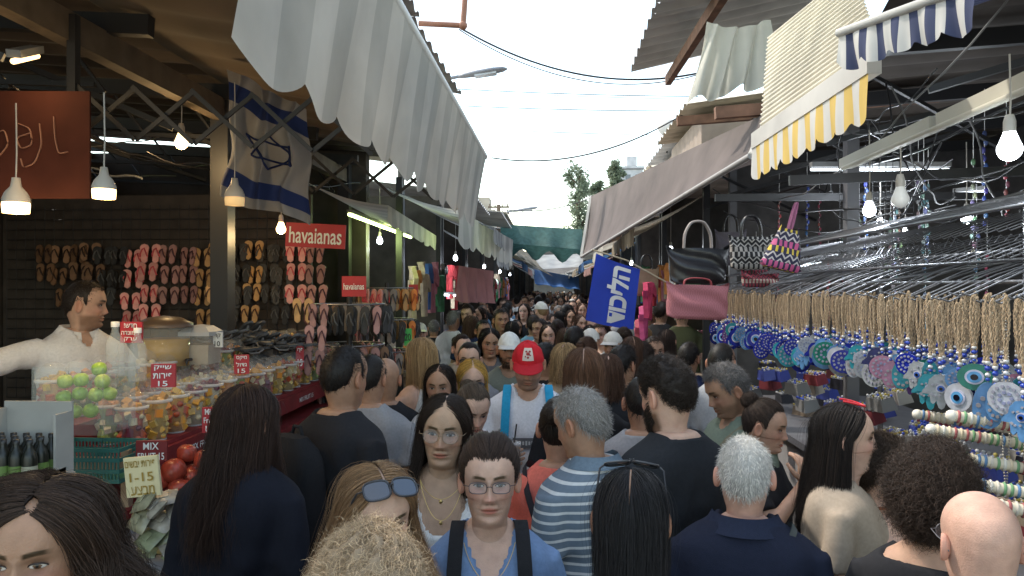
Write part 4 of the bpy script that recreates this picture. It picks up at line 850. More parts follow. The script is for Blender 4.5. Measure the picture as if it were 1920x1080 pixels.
for k,(px,py) in enumerate([(270,940),(305,935),(340,945),(262,975),(300,975),(335,985),(280,1010),(325,1015),(350,975),(292,955),(318,1000),(300,1040),(335,1050),(270,1045)]):
    p=at(px,py,2.45+.03*(k%3)); m=MB(); 
    a=np.linspace(-1,1,12);b=np.linspace(-1,1,9);A,B=np.meshgrid(a,b,indexing='ij'); h=(1-A**4)*(1-B**4)
    for sg in(-1,1): m.grid(np.stack([A*.05,B*.038,sg*(.014*h*(1+.3*np.sin(9*A+k)*np.sin(7*B)))],-1))
    m.box((0,0,.0165),(.035,.03,.003),col=(1.3,1.3,1.3))
    o=link('wrapped_pack',m.mesh('wrapped_pack',mat('pack_film',rough=.25,oc=True,vc=True,ns=25,na=.5))); o.location=p; o.rotation_euler=(R(random.uniform(20,60)),R(random.uniform(-20,20)),random.uniform(-1,1)); c=random.choice([(.30,.28,.18),(.25,.27,.16),(.38,.34,.27),(.42,.40,.35)]); o.color=(*c,1); tag(o,'clear wrapped pack of dried goods heaped beneath the cream price card','pack','wrapped packs under the price card')
mb=MB(); p=at(305,1010,2.5); mb.box((p.x,p.y+.05,p.z-.6),(.5,.5,1.1)); single('crate_stand',mb,mat('grey_metal',(.25,.25,.25),.5,ns=10),'grey stand under the wrapped packs','stand',(p.x,p.y,0))
mb=MB(); rr=random.Random(5)
p=at(480,650,4.9)
t=thing('display_bin','bin heaped with dark sandals beyond the drink dispensers','bin',(p.x,p.y,p.z-.25)); mb.box((p.x,p.y,p.z-.12),(.42,.5,.25)); obj('bin_body',mb,DKW,t)
for k in range(34): 
    flipflops((p.x+rr.uniform(-.2,.2),p.y+rr.uniform(-.25,.25),p.z+rr.uniform(-.02,.07)),rr.uniform(0,6),R(rr.uniform(60,110)),(.06,.065,.075),(.16,.16,.17),'dark sandals heaped in the bin beyond the dispensers','sandals in the bin',.85)
# ---------------------------------------------------------------- awnings
CAN1=mat('canvas_pale',(.62,.60,.55),.9,tr=.42,ns=2,na=.14,dirt=.3,bump=.1,bs=200); CAN2=mat('canvas_grey',(.49,.48,.44),.9,tr=.42,ns=2,na=.14,dirt=.3,bump=.1,bs=200)
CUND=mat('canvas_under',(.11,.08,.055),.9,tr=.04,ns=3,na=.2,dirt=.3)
YEL=mat('canvas_yellow',(.74,.52,.15),.9,tr=.3,ns=4,na=.1,dirt=.2); WCN=mat('canvas_white',(.68,.66,.61),.9,tr=.3,ns=4,na=.1,dirt=.2)
NAV=mat('canvas_navy',(.045,.055,.11),.9,tr=.15,ns=4,na=.1); BEI=mat('canvas_taupe',(.15,.12,.11),.9,tr=.12,ns=2,na=.2,dirt=.4)
def valance(a,b,drop,nsc,nst,mats,scal=.18,wave=.02,wn=9,lean=0,seed=0,expo=.6):
    a=np.array(tuple(a));b=np.array(tuple(b)); per=12; nu=nsc*per; nst_=nst; nu=(nu//nst_+1)*nst_
    u=np.linspace(0,1,nu+1); v=np.linspace(0,1,14); U,V=np.meshgrid(u,v,indexing='ij'); rg=np.random.default_rng(seed)
    irr=np.interp(u,np.linspace(0,1,nsc+1),rg.uniform(.85,1.1,nsc+1))[:,None]
    sc=np.abs(np.sin(U*nsc*np.pi))**expo; L=drop*(1-scal+scal*sc*irr)
    d=(b-a)/np.linalg.norm(b-a); out=np.array([-d[1],d[0],0])
    w=(np.sin(U*wn*2*np.pi+V*1.5)+.5*np.sin(U*wn*4.7*np.pi+2+V))*wave*V**.8+lean*V-.35*wave*sc*V**3*2
    P=a+(b-a)*U[...,None]+out*w[...,None]; P[...,2]-=L*V
    m=MB(); m.grid(P,m=lambda i,j:(i*nst_//nu)%len(mats)); return m
def sheet(c00,c01,c10,c11,nst,mats,sag=.05,nv=10):
    q=[np.array(tuple(x),float) for x in(c00,c01,c10,c11)]; nu=nst*4; u=np.linspace(0,1,nu+1);v=np.linspace(0,1,nv); U,V=np.meshgrid(u,v,indexing='ij'); U1,V1=U[...,None],V[...,None]
    P=q[0]*(1-U1)*(1-V1)+q[1]*(1-U1)*V1+q[2]*U1*(1-V1)+q[3]*U1*V1; P[...,2]-=sag*np.sin(V*np.pi)*(1+.3*np.sin(U*nst*np.pi)); m=MB(); m.grid(P,m=lambda i,j:(i//4)%len(mats)); return m
t=thing('striped_awning','large pale grey striped awning with a deep scalloped valance on the left','awning',(-.7,4.2,3.2))
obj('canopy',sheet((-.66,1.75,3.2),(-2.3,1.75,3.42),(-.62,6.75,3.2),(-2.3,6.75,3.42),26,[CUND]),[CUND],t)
obj('valance',valance((-.66,1.75,3.19),(-.62,6.75,3.19),.66,12,24,[CAN1,CAN2],.11,.014,6.3,.10,expo=.9),[CAN1,CAN2],t)
mb=MB(); mb.tube([(-.68,1.7,3.2),(-.64,6.8,3.2)],.03,10); obj('front_bar',mb,mat('painted_bar',(.55,.53,.5),.5),t)
for y0 in(3.3,5.0):
    mb=MB(); n=5; x0,x1=-2.2,-.82
    for k in range(n):
        xa=x0+(x1-x0)*k/n; xb=x0+(x1-x0)*(k+1)/n; za=2.82-.10*k/n; zb_=2.82-.10*(k+1)/n; h=.12
        mb.beam((xa,y0,za+h),(xb,y0+.02,zb_-h),.010,.020); mb.beam((xa,y0+.03,za-h),(xb,y0+.03,zb_+h),.010,.020)
    mb.beam((x1,y0,2.62),(x1,y0,3.18),.02); mb.beam((x0,y0,2.6),(x0,y0,3.25),.04); obj('folding_arm',mb,DKM,t)
t=thing('roof_sheets','white corrugated roof sheets jutting out above the left awning','roof',(-1.6,5.5,4))
obj('roof_sheet',corr_sheet((-1.02,3.6,4.05),(-3,3.6,4.3),(-1.02,5.6,4.05),(-3,5.6,4.3),ribs=9,amp=.02,sharp=True),CORR,t)
obj('roof_sheet',corr_sheet((-1.15,5.5,4.18),(-3,5.5,4.4),(-.95,7.6,3.98),(-3,7.6,4.4),ribs=9,amp=.02,sharp=True),CORR,t)
mb=MB(); mb.beam((-1.2,3.6,3.98),(-1.15,7.5,3.95),.05,.1); obj('edge_beam',mb,RUST,t)
t=thing('yellow_awning','yellow and white striped valance under a cream shutter on the right','awning',(1,3,2.7))
ya,yb=at(1410,278,3.85),at(1628,135,2.55)
obj('valance',valance(yb,ya,.17,9,20,[YEL,WCN],.2,.006,6),[YEL,WCN],t)
mb=MB(); mb.beam(ya+Vector((.02,0,.035)),yb+Vector((.02,0,.035)),.05,.08); obj('front_bar',mb,WCN,t)
obj('shutter',corr_sheet(yb+Vector((.04,0,.08)),ya+Vector((.04,0,.08)),at(1600,-60,3.0),at(1440,70,4.4),ribs=22,amp=.006),CORR2,t)
t=thing('navy_awning','navy and white striped scalloped awning in the upper right corner','awning',(1.1,2.4,2.9))
na_,nb_=at(1572,62,2.50),at(1830,-30,2.0)
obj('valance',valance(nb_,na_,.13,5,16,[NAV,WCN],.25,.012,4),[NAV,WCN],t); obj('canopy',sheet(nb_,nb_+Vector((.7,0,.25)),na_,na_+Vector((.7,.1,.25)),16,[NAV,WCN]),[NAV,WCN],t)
mb=MB(); mb.tube([na_,nb_],.015,8); obj('front_bar',mb,WCN,t)
t=thing('taupe_awning','long taupe canvas awning sloping over the right side of the street','awning',at(1250,330,8))
A_,B_,C_,D_=at(1108,368,11.5),at(1445,208,4.9),at(1408,292,4.3),at(1090,482,11.0)
obj('canopy',sheet(A_,D_,B_,C_,4,[BEI],.16,16),[BEI],t); mb=MB(); mb.tube([D_,C_],.02,8); obj('front_bar',mb,mat('grey_bar',(.3,.28,.26),.6),t)
mb=MB(); mb.beam(A_,D_,.04); mb.beam(B_,C_,.03); obj('side_bar',mb,WCN,t)
obj('canopy_back',sheet(A_,A_+Vector((1.2,0,.3)),B_,B_+Vector((.9,0,.3)),4,[BEI],.05),[BEI],t)
A=np.linspace(0,1,40);B=np.linspace(0,1,24);U,V=np.meshgrid(A,B,indexing='ij')
c0,c1,c2,c3=[np.array(tuple(q)) for q in(at(1325,40,5.2),at(1445,35,5.0),at(1292,195,5.4),at(1458,150,5.0))]
Pc=(c0*(1-U[...,None])+c1*U[...,None])*(1-V[...,None])+(c2*(1-U[...,None])+c3*U[...,None])*V[...,None]
Pc[...,1]+=.05*np.sin(U*26+2*V)*(.3+V); Pc[...,0]+=.015*np.sin(U*19+V*4); Pc[...,2]+=.03*np.sin(U*14)*V-.05*np.sin(U*3.1)*(1-V)
m=MB(); m.grid(Pc); single('draped_cloth',m,mat('cream_cloth',(.62,.60,.53),.95,tr=.35,ns=5,na=.1,dirt=.2),'cream cloth draped from the corrugated roof on the right','cloth',at(1375,120,5.2))
t=thing('roof_sheets','grey corrugated roof overhanging the street at the upper right','roof',(1.5,6,4.3))
obj('roof_sheet',corr_sheet((.80,4.2,4.15),(2.6,4.2,4.5),(.78,5.9,4.15),(2.6,5.9,4.5),ribs=8,amp=.018,sharp=True),CORR,t)
obj('roof_sheet',corr_sheet((.83,5.8,4.35),(2.6,5.8,4.7),(.80,8.0,4.30),(2.6,8.0,4.7),ribs=9,amp=.018,sharp=True),CORR,t)
mb=MB(); mb.beam((1.2,4.2,4.05),(1.2,8,4.2),.06,.1); mb.beam((1.1,5.2,3.2),(2.6,5.2,3.3),.06,.08); mb.beam((1.1,6.8,3.5),(2.6,6.8,3.6),.06,.08);obj('edge_beam',mb,RUST,t)
t=thing('market_shop','dark open fronted jewellery shop on the right','shop',(3.2,3,0))
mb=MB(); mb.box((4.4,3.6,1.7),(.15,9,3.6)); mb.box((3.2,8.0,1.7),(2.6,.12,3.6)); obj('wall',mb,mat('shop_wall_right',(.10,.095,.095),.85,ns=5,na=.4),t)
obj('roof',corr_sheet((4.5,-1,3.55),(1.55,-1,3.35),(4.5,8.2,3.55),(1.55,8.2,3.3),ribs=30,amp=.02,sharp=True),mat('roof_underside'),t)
for y in(1.5,2.7,3.9,5.1,6.3,7.4):
    mb=MB(); mb.beam((4.4,y,3.4),(1.5,y,3.22),.05,.09); mb.beam((3.4,y,3.3),(1.6,y+.6,2.85),.03); mb.beam((1.5,y,3.15),(2.7,y+.5,2.7),.02); obj('beam',mb,DKM,t)
for y in(4.6,7.6):
    mb=MB(); mb.box((1.78,y,1.6),(.07,.07,3.2)); obj('post',mb,mat('grey_post',(.12,.12,.13),.5),t)
mb=MB(); mb.beam((1.55,1,3.15),(1.55,8,3.15),.05,.1); mb.beam((1.2,3.9,2.55),(3.2,3.9,2.62),.03,.05); mb.beam((1.1,5.2,2.62),(3.2,5.2,2.62),.03,.05); obj('lintel',mb,DKM,t)
mb=MB(); mb.beam((1.5,2.2,2.66),(1.5,2.98,2.65),.055,.05); mb.beam((1.5,3.02,2.65),(1.5,3.95,2.64),.065,.05); mb.tube([(1.47,2.25,2.62),(1.47,3.9,2.61)],.013,8)
single('light_fixture',mb,mat('aged_white',(.55,.53,.45),.5,dirt=.2),'long unlit cream fluorescent fixture on the right','light fixture',(1.5,3.1,2.65))
rc=random.Random(11)
for k in range(26):
    sd=1 if k%3 else -1
    if sd>0: a=Vector((rc.uniform(1.35,2.2),rc.uniform(2.2,4.5),rc.uniform(2.45,3.1))); b=Vector((rc.uniform(1.3,2.8),rc.uniform(4,7.5),rc.uniform(2.4,3.1)))
    else: a=Vector((rc.uniform(-3.8,-2.0),rc.uniform(2.4,4.5),rc.uniform(2.7,3.3))); b=Vector((rc.uniform(-3.8,-1.8),rc.uniform(4.5,7.5),rc.uniform(2.6,3.3)))
    m=MB(); n=20; ph=rc.uniform(0,6); sg=rc.uniform(.08,.3)
    m.tube([a.lerp(b,i/n)+Vector((.015*math.sin(i*.9+ph),0,-sg*4*(i/n)*(1-i/n)+.01*math.sin(i*1.3+ph))) for i in range(n+1)],rc.choice([.004,.005,.008]),5)
    single('loose_cable',m,rc.choice([DARK,mat('cable_grey',(.14,.14,.14),.6),DARK]),f'loose sagging cable under the {"right" if sd>0 else "left"} shop roof','cable',(a+b)/2,f'loose cables under the {"right" if sd>0 else "left"} roof')
# ---------------------------------------------------------------- bulbs
def emis(n,c,s): return mat(n,c,.5,em=s)
def bulb(px,py,d,r,c,st,label,big=False,watt=8,cord=.6,lit=True):
    p=at(px,py,d); t=thing('light_bulb',label,'light bulb',p)
    if big:
        m=MB(); m.lathe([(0,-r*.9),(r*.95,-r*.85),(r*1.0,-r*.2),(r*.98,0)],n=20); obj('diffuser',m,emis('bulb_'+str(c)+str(st),c,st),t,True)
        m=MB(); m.lathe([(r*1.0,0),(r*1.0,r*.3),(r*.8,r*.8),(r*.4,r*1.3),(r*.3,r*2.0),(0,r*2.0)],n=20); obj('housing',m,mat('lamp_white',(.5,.47,.43),.5),t,True)
    else:
        m=MB(); m.lathe([(0,-r)]+[(r*math.cos(q),r*math.sin(q)) for q in np.linspace(-1.4,.6,9)]+[(r*.55,r*1.3),(r*.45,r*1.6)],n=16); obj('diffuser',m,emis('bulb_'+str(c)+str(st),c,st) if lit else mat('bulb_off_glow',(.7,.7,.68),.3,em=.25),t,True)  # the unlit bulb gets a faint added glow in its material
        m=MB(); m.lathe([(r*.5,r*1.5),(r*.5,r*2.4),(r*.35,r*3),(0,r*3)],n=12); obj('socket',m,mat('lamp_white',(.5,.47,.43),.5),t,True)
    m=MB(); m.tube([(0,0,r*2),(.003,0,cord*.5),(0,0,cord)],.003,5); obj('cord',m,mat('lamp_white'),t,True)
    if lit:
        l=bpy.data.lights.new('bulb_glow','POINT'); l.energy=watt; l.color=c; l.shadow_soft_size=r; o=bpy.data.objects.new('bulb_glow',l); col.objects.link(o); o.parent=t; o.location=(0,0,-r*1.3)
W_=(1.0,.68,.32); CW=(.85,.93,1.0)
bulb(195,355,2.7,.040,W_,5,'large warm lit bulb hanging above the vendor',True,12,.35)
bulb(340,268,4.6,.040,W_,6,'small warm lit bulb deeper in the fruit shop',False,18,.4)
bulb(30,380,3.0,.05,W_,5,'warm lit lamp hanging at the left edge',True,7,.4)
bulb(527,430,5.4,.035,W_,6,'warm lit bulb left of the large red sign',False,14,.7)
bulb(440,370,3.9,.05,W_,.4,'dim round lamp in front of the white and blue flag',True,.1,.6)
bulb(712,452,8.5,.035,CW,9,'cool lit bulb over the far flip-flop stand',False,14)
bulb(1893,280,2.35,.036,CW,9,'large cool lit bulb at the right edge',False,8,.3)
bulb(1688,374,3.2,.036,CW,1,'unlit round bulb right of the cloth bags',False,0,.3,lit=False)
bulb(1630,395,3.6,.030,CW,9,'cool lit bulb left of the round unlit one',False,8,.4)
bulb(1812,410,3.9,.026,CW,9,'cool lit bulb above the chrome rack',False,8,.4)
bulb(1650,418,4.6,.022,CW,9,'small cool lit bulb low behind the others',False,7,.4)
bulb(1697,436,4.9,.020,CW,9,'tiny cool lit bulb far inside the right shop',False,7,.4)
def tube_light(p,q,c,st,label,watt=10,r=.012):
    t=thing('fluorescent_tube',label,'tube light',(p+q)/2); m=MB(); m.tube([p,q],r,8); obj('tube',m,emis('tube_'+str(c)+str(st),c,st),t)
    m=MB(); m.beam(p+Vector((0,0,.03)),q+Vector((0,0,.03)),.05,.03); obj('fitting',m,mat('fitting_grey',(.2,.2,.2),.5),t)
    l=bpy.data.lights.new('tube_glow','POINT'); l.energy=watt; l.color=c; l.shadow_soft_size=.15; o=bpy.data.objects.new('tube_glow',l); col.objects.link(o); o.parent=t; o.location=(0,0,-.08)
tube_light(at(1520,318,4.6),at(1780,318,4.6),CW,5,'lit horizontal tube light inside the right shop',14,.008)
tube_light(at(1500,500,6.4),at(1570,480,5.8),CW,8,'lit tube light low behind the cloth bags',12)
tube_light(at(655,402,7),at(770,445,9.3),(.75,1,.35),7,'yellow green lit tube under the second left awning',22,.018)
tube_light(at(808,552,11),at(862,554,12),CW,8,'white lit tube over a far left stall',20)
tube_light(at(25,115,2.9),at(70,105,3.2),W_,3,'warm tube light high in the upper left corner',3)
tube_light(at(1790,365,5.6),at(1850,360,5.4),CW,8,'short lit tube light far back at the right',12)
# ---------------------------------------------------------------- flags
t=thing('national_flag','white flag with blue stripes and a blue six pointed star on the left shop','flag',at(500,290,4.3))
c0,c1,c2,c3=[np.array(tuple(q)) for q in(at(425,130,4.3),at(572,205,4.35),at(420,372,4.3),at(580,418,4.35))]
U,V=np.meshgrid(np.linspace(0,1,60),np.linspace(0,1,80),indexing='ij')
def fl(U,V,o=0):
    U=np.asarray(U);V=np.asarray(V); U1,V1=U[...,None],V[...,None]; Pq=(c0*(1-U1)+c1*U1)*(1-V1)+(c2*(1-U1)+c3*U1)*V1
    Pq[...,1]+=.05*np.sin(U*19+3*V)+.03*np.sin(U*9-9*V)-o; Pq[...,2]+=.014*np.sin(U*9+2*V); Pq[...,0]+=.014*np.sin(V*11+U*3)+.008*np.sin(U*25+V*5); return Pq
FW=mat('flag_white',(.30,.30,.32),.9,tr=.2,ns=4,na=.16,dirt=.25); FB=mat('flag_blue',(.018,.035,.14),.9,tr=.2,ns=4,na=.08)
m=MB(); m.grid(fl(U,V),m=lambda i,j:((j/79>.10)&(j/79<.24)|(j/79>.76)&(j/79<.90)).astype(int)); obj('cloth',m,[FW,FB],t)
m=MB()
for tri in(0,1):
    pts=[(.55+.29*math.sin(2*math.pi*k/3+tri*math.pi)*1.05,.5-.155*math.cos(2*math.pi*k/3+tri*math.pi)) for k in range(3)]
    for k in range(3):
        a,b=pts[k],pts[(k+1)%3]; s=np.linspace(0,1,14); uu=a[0]+(b[0]-a[0])*s; vv=a[1]+(b[1]-a[1])*s; m.tube(fl(uu,vv,.012),.010,4,sy=.6)
obj('star',m,FB,t)
t=thing('blue_flag','royal blue banner with white Hebrew lettering on a thin pole','flag',at(1150,545,7))
c0,c1,c2,c3=[np.array(tuple(q)) for q in(at(1118,475,7.0),at(1200,505,7.0),at(1098,600,7.0),at(1188,618,7.05))]
def fl2(U,V,o=0):
    U=np.asarray(U);V=np.asarray(V);U1,V1=U[...,None],V[...,None]; Pq=(c0*(1-U1)+c1*U1)*(1-V1)+(c2*(1-U1)+c3*U1)*V1
    Pq[...,1]+=.03*np.sin(U*6+3*V)-o; Pq[...,2]-=.012*np.sin(U*3.1); return Pq
U,V=np.meshgrid(np.linspace(0,1,24),np.linspace(0,1,24),indexing='ij'); m=MB(); m.grid(fl2(U,V)); obj('cloth',m,mat('flag_royal',(.02,.05,.40),.8,tr=.2,ns=5,na=.08),t)
me=text_mesh(heb('הליכוד'),1,1,mat('flag_letters',(.75,.75,.75),.8),.040,9); n=len(me.vertices); Vt=np.empty(n*3,np.float32); me.vertices.foreach_get('co',Vt); Vt=Vt.reshape(-1,3)
if n:
    x=Vt[:,0]/ (abs(Vt[:,0]).max()*2); z=Vt[:,2]/(abs(Vt[:,2]).max()*2)
    Q=fl2(.56-z*.46,.50-x*.90,.014)-np.array(tuple(t.location)); me.vertices.foreach_set('co',Q.astype(np.float32).ravel()); me.update()
link('lettering',me,t)
mb=MB(); mb.tube([at(1110,468,7),at(1175,488,7),at(1260,535,7.1)],.008,6); obj('flag_pole',mb,mat('pale_wood',(.5,.42,.3),.6),t)
# ---------------------------------------------------------------- right rack of amulets
t=thing('jewellery_rack','long chrome rack of wires and hooks carrying the amulets','rack',(1.6,4,0))
for X,z in((1.46,2.02),(1.62,2.10),(1.46,2.26),(1.75,2.34),(1.95,2.16)):
    mb=MB(); mb.tube([(X,1.7,z),(X,6.2,z)],.007,8); obj('rail',mb,STEEL,t)
for y in(1.75,3.2,4.6,6.1):
    mb=MB(); mb.tube([(1.95,y,.12),(1.95,y,2.4)],.016,8); mb.tube([(1.3,y,2.02),(2.2,y,2.16)],.007,6); mb.tube([(1.95,y,2.4),(1.4,y,2.26)],.007,6); obj('upright',mb,STEEL,t)
mb=MB()
for k in range(90):
    y=1.8+k*.048; mb.tube([(1.46,y,2.26),(1.60,y,2.30),(1.75,y,2.34)],.002,4,cap=False)
for j in range(7): mb.tube([(1.46+.045*j,1.75,2.265+.0133*j*1),(1.46+.045*j,6.15,2.265+.0133*j)],.002,4,cap=False)
obj('wire_shelf',mb,STEEL,t)
for k in range(72):
    y=1.95+k*.058; mb=MB(); dz=random.uniform(-.012,.012); dy=random.uniform(-.012,.012)
    mb.tube([(1.66,y,2.10+dz),(1.50,y-.02+dy,2.05+dz),(1.30,y-.05+dy,1.965+dz),(1.27,y-.05+dy,1.975+dz)],.0034,5); mb.tube([(1.62,y+.03,2.10),(1.60,y+.03,2.17+dz),(1.57,y+.02+dy,2.19+dz),(1.55,y+.02+dy,2.16)],.0024,4); obj('hook',mb,STEEL,t)
mb=MB(); rr=random.Random(21)
for lev,(xa,za) in enumerate(((1.70,2.20),(1.84,2.30))):
    for k in range(58):
        y=1.95+k*.072+.02*lev+rr.uniform(-.006,.006); mb.tube([(xa,y,za),(xa-.17,y-.035,za-.05),(xa-.34,y-.07,za-.11),(xa-.355,y-.07,za-.095)],.0026,4,cap=False)
w_=obj('upper_hooks',mb,STEEL,t); w_['kind']='stuff'
ROPE=mat('jute_rope',(.42,.31,.20),.95,ns=80,na=.3); GL=mat('amulet_glass',rough=.2,oc=True,vc=True,spec=.5,ns=30,na=.3)
def disc(m,r,y,c,th=.004,n=22,c0=(0,0,0)):
    pts=[(r*math.cos(q)+c0[0],r*math.sin(q)+c0[2]) for q in np.linspace(0,2*np.pi,n,endpoint=False)]; m.poly(pts,th,c=(0,y,0),col=c)
def hamsa(s=1):
    o=[]
    for x,z in [(0,-.055),(-.022,-.05),(-.038,-.03),(-.042,-.008),(-.058,.008),(-.062,.022),(-.052,.02),(-.04,.012),(-.036,.03),(-.033,.055),(-.026,.062),(-.019,.055),(-.018,.03),(-.013,.06),(-.009,.075),(0,.082),(.009,.075),(.013,.06),(.018,.03),(.019,.055),(.026,.062),(.033,.055),(.036,.03),(.04,.012),(.052,.02),(.062,.022),(.058,.008),(.042,-.008),(.038,-.03),(.022,-.05)]: o.append((x*s,-z*s))
    return o
def amu(kind):
    a=MB();b=MB()
    if kind==0:
        disc(a,.045,0,(1,1,1),.010); disc(b,.025,-.007,(2.6,2.6,2.8)); disc(b,.019,-.0095,(.5,1.5,2.4)); disc(b,.010,-.012,(.02,.02,.05))
    elif kind==1:
        a.poly(hamsa(.85),.009); 
        disc(b,.014,-.007,(2.2,2.2,2.2)); disc(b,.010,-.0095,(.2,.5,1.5)); disc(b,.005,-.012,(.02,.02,.03))
        for q in range(12): disc(b,.0035,-.006,(1.6,1.6,1.6),c0=(.026*math.cos(q),0,.028*math.sin(q*1.3)),n=8)
    elif kind==2:
        P_=[]
        for q in np.linspace(0,2*np.pi,24): P_.append((.033*math.cos(q),0,.033*math.sin(q)))
        a.tube(P_,.013,8,cap=False,sy=.5); b.tube([(p[0]*1.0,-.009,p[2]*1.0) for p in P_],.003,5,(2.0,2.0,2.0),cap=False)
    elif kind==3:
        a.poly([(.036*math.sin(q)*(1-.3*abs(math.sin(q/2))),-.062*math.cos(q)*.8) for q in np.linspace(0,2*np.pi,24,endpoint=False)],.009)
        for q in range(9): disc(b,.005,-.006,(1.6,1.5,1.4),c0=(.018*math.cos(q*.7),0,-.01+.028*math.sin(q*.7)),n=8)
    else:
        disc(a,.045,0,(1,1,1),.007,26); 
        for q in range(14): disc(b,.0045,-.005,(1.5,1.5,1.6),c0=(.032*math.cos(q*.449),0,.032*math.sin(q*.449)),n=7)
        for q in range(7): disc(b,.005,-.005,(1.2,1.3,1.7),c0=(.015*math.cos(q*.9),0,.015*math.sin(q*.9)),n=7)
    return a.mesh('amulet',GL),b.mesh('eye_pattern',GL)
AM=[amu(k) for k in range(5)]
def cordm():
    m=MB()
    for e in(-1,1):
        for q in(0,1):
            z=np.linspace(0,-.19,14); m.tube([(e*.008*math.sin(math.pi*(-zz/.19)**.7)+.003*math.cos(zz*160+q*3),.004*math.sin(zz*160+q*3.14),zz) for zz in z],.0024,5,cap=False)
    m.tube([(0,0,-.19),(0,0,-.30)],.0016,4); m.ell((0,0,-.192),(.006,.006,.009),8,6); return m.mesh('rope',ROPE)
def beadm():
    m=MB(); 
    for k,(z,r,c) in enumerate(((-.200,.008,(.6,.6,.6)),(-.217,.009,(.02,.05,.35)),(-.235,.0078,(.6,.6,.62)),(-.248,.0065,(.03,.08,.4)))): m.ell((0,0,z),(r,r,r*.9),10,7,c)
    return m.mesh('beads',mat('bead_glass',rough=.15,vc=True))
CM,BM=cordm(),beadm()
AC=[('deep blue',(.012,.025,.28)),('turquoise',(.03,.24,.30)),('purple',(.10,.04,.22)),('pink',(.38,.18,.27)),('yellow',(.50,.38,.05)),('milky white',(.40,.42,.47)),('sky blue',(.10,.24,.46)),('teal green',(.02,.17,.13)),('navy',(.01,.015,.10)),('lilac',(.27,.20,.34)),('pearly grey',(.30,.32,.34))]
KN=['round eye','hand shaped','ring shaped','teardrop','patterned round']
for k in range(72):
    for r_,X in enumerate((1.27,1.36,1.45,1.54)):
        y=2.10+k*.060+r_*.017+random.uniform(-.012,.012)
        if y>6.1 : continue
        far=y>4.0
        ci=random.choice([0,0,0,8,0,6,2,0,0,1] if far else [5,6,1,1,1,6,10,0,7,5,8,6,10,6,0,5,0,5,3,9,2]+([4] if k%4==0 else [])); kd=random.choice([0,0,4,3,4] if far else [1,4,4,1,0,3,0,4])
        t=thing('hanging_amulet',f'{AC[ci][0]} {KN[kd]} glass amulet hanging on jute rope, {"far" if far else "near"} half of the rack','amulet',(X+random.uniform(-.015,.015),y,1.97+random.uniform(-.025,.02)),R(random.uniform(-60,-20)),f'{AC[ci][0]} {KN[kd]} amulets on the {"far" if far else "near"} half')
        t.rotation_euler[1]=R(random.uniform(-2,2)); ks=random.uniform(.92,1.05); t.scale=(ks,ks,ks*random.uniform(.86,1.02)*(1 if not far else 1.08))
        link('rope',CM,t); link('beads',BM,t); s2=random.uniform(.95,1.35); o=link('amulet',AM[kd][0],t); o.scale=(s2,1,s2); o.location=(0,0,-.255-.05*s2); o.color=(*AC[ci][1],1); q=link('eye_pattern',AM[kd][1],o); q.color=(.20,.20,.23,1)
for k in range(10):
    y=2.02+k*.035; m=MB(); x=1.36+.02*(k%3)
    for e in(-1,1): 
        for z in np.arange(0,.5,.009): m.ell((x+e*.012*math.sin(z*6),y,1.90-z),(.0035,.0035,.004),5,4)
    m.ell((x,y,1.39),(.012,.005,.016),8,6)
    single('bead_necklace',m,mat('silver_beads',(.45,.42,.38),.3,.7),'silver beaded necklace hanging at the right edge','necklace',(x,y,1.9),'silver necklaces at the right edge')
for k in range(8):
    p=at(1865+12*(k%4)-k*4,628,2.3+.05*k); m=MB(); m.poly([(-.012,-.018),(.012,-.018),(.012,.008),(.005,.018),(-.005,.018),(-.012,.008)],.002); single('jewellery_tag',m,WHT,'small white card tag hanging from the rack near the right edge','tag',p,'white tags on the rack')
for k,(px,py,q,r2) in enumerate([(1835,820,2.35,-20),(1880,795,2.2,-15),(1870,870,2.2,-20),(1895,920,2.05,-20),(1800,790,2.6,-18),(1905,955,1.95,-15)]):
    p=at(px,py,q); t=thing('bracelet_roll',f'bracelet display roll, {["third","second","fourth","fifth","highest","lowest"][k]} of six at the lower right','display roll',p,0,None)
    m=MB(); a=Vector((-.13,.03,.018)); b=Vector((.16,-.04,-.02)); m.tube([a,b],.016,12,(.62,.55,.42)); m.ell(a,(.018,.018,.018),10,8,(.7,.66,.58)); obj('roll',m,mat('roll_vc',rough=.8,vc=True),t,True)
    m=MB()
    for j in range(16):
        c=random.choice([(.6,.5,.35),(.6,.58,.52),(.35,.1,.1),(.1,.2,.35),(.15,.3,.15),(.55,.5,.42)]); s=(j+1)/18; cc=a.lerp(b,s); d_=(b-a).normalized(); m.tube([cc-d_*.004,cc,cc+d_*.004],[.017,.0205,.017],12,c,cap=False)
    obj('bracelets',m,mat('roll_vc'),t,True)
t=thing('jewellery_counter','counter of the jewellery stall under the amulets','counter',(2,4,0))
mb=MB(); mb.box((2.0,4.0,.55),(1.1,4.4,1.05)); obj('cabinet',mb,mat('counter_cloth',(.25,.24,.24),.9,ns=5,na=.2),t); mb=MB(); mb.box((2.0,4.0,1.10),(1.2,4.5,.04)); obj('counter_top',mb,mat('counter_top_m',(.08,.08,.09),.6,ns=9,na=.2),t)
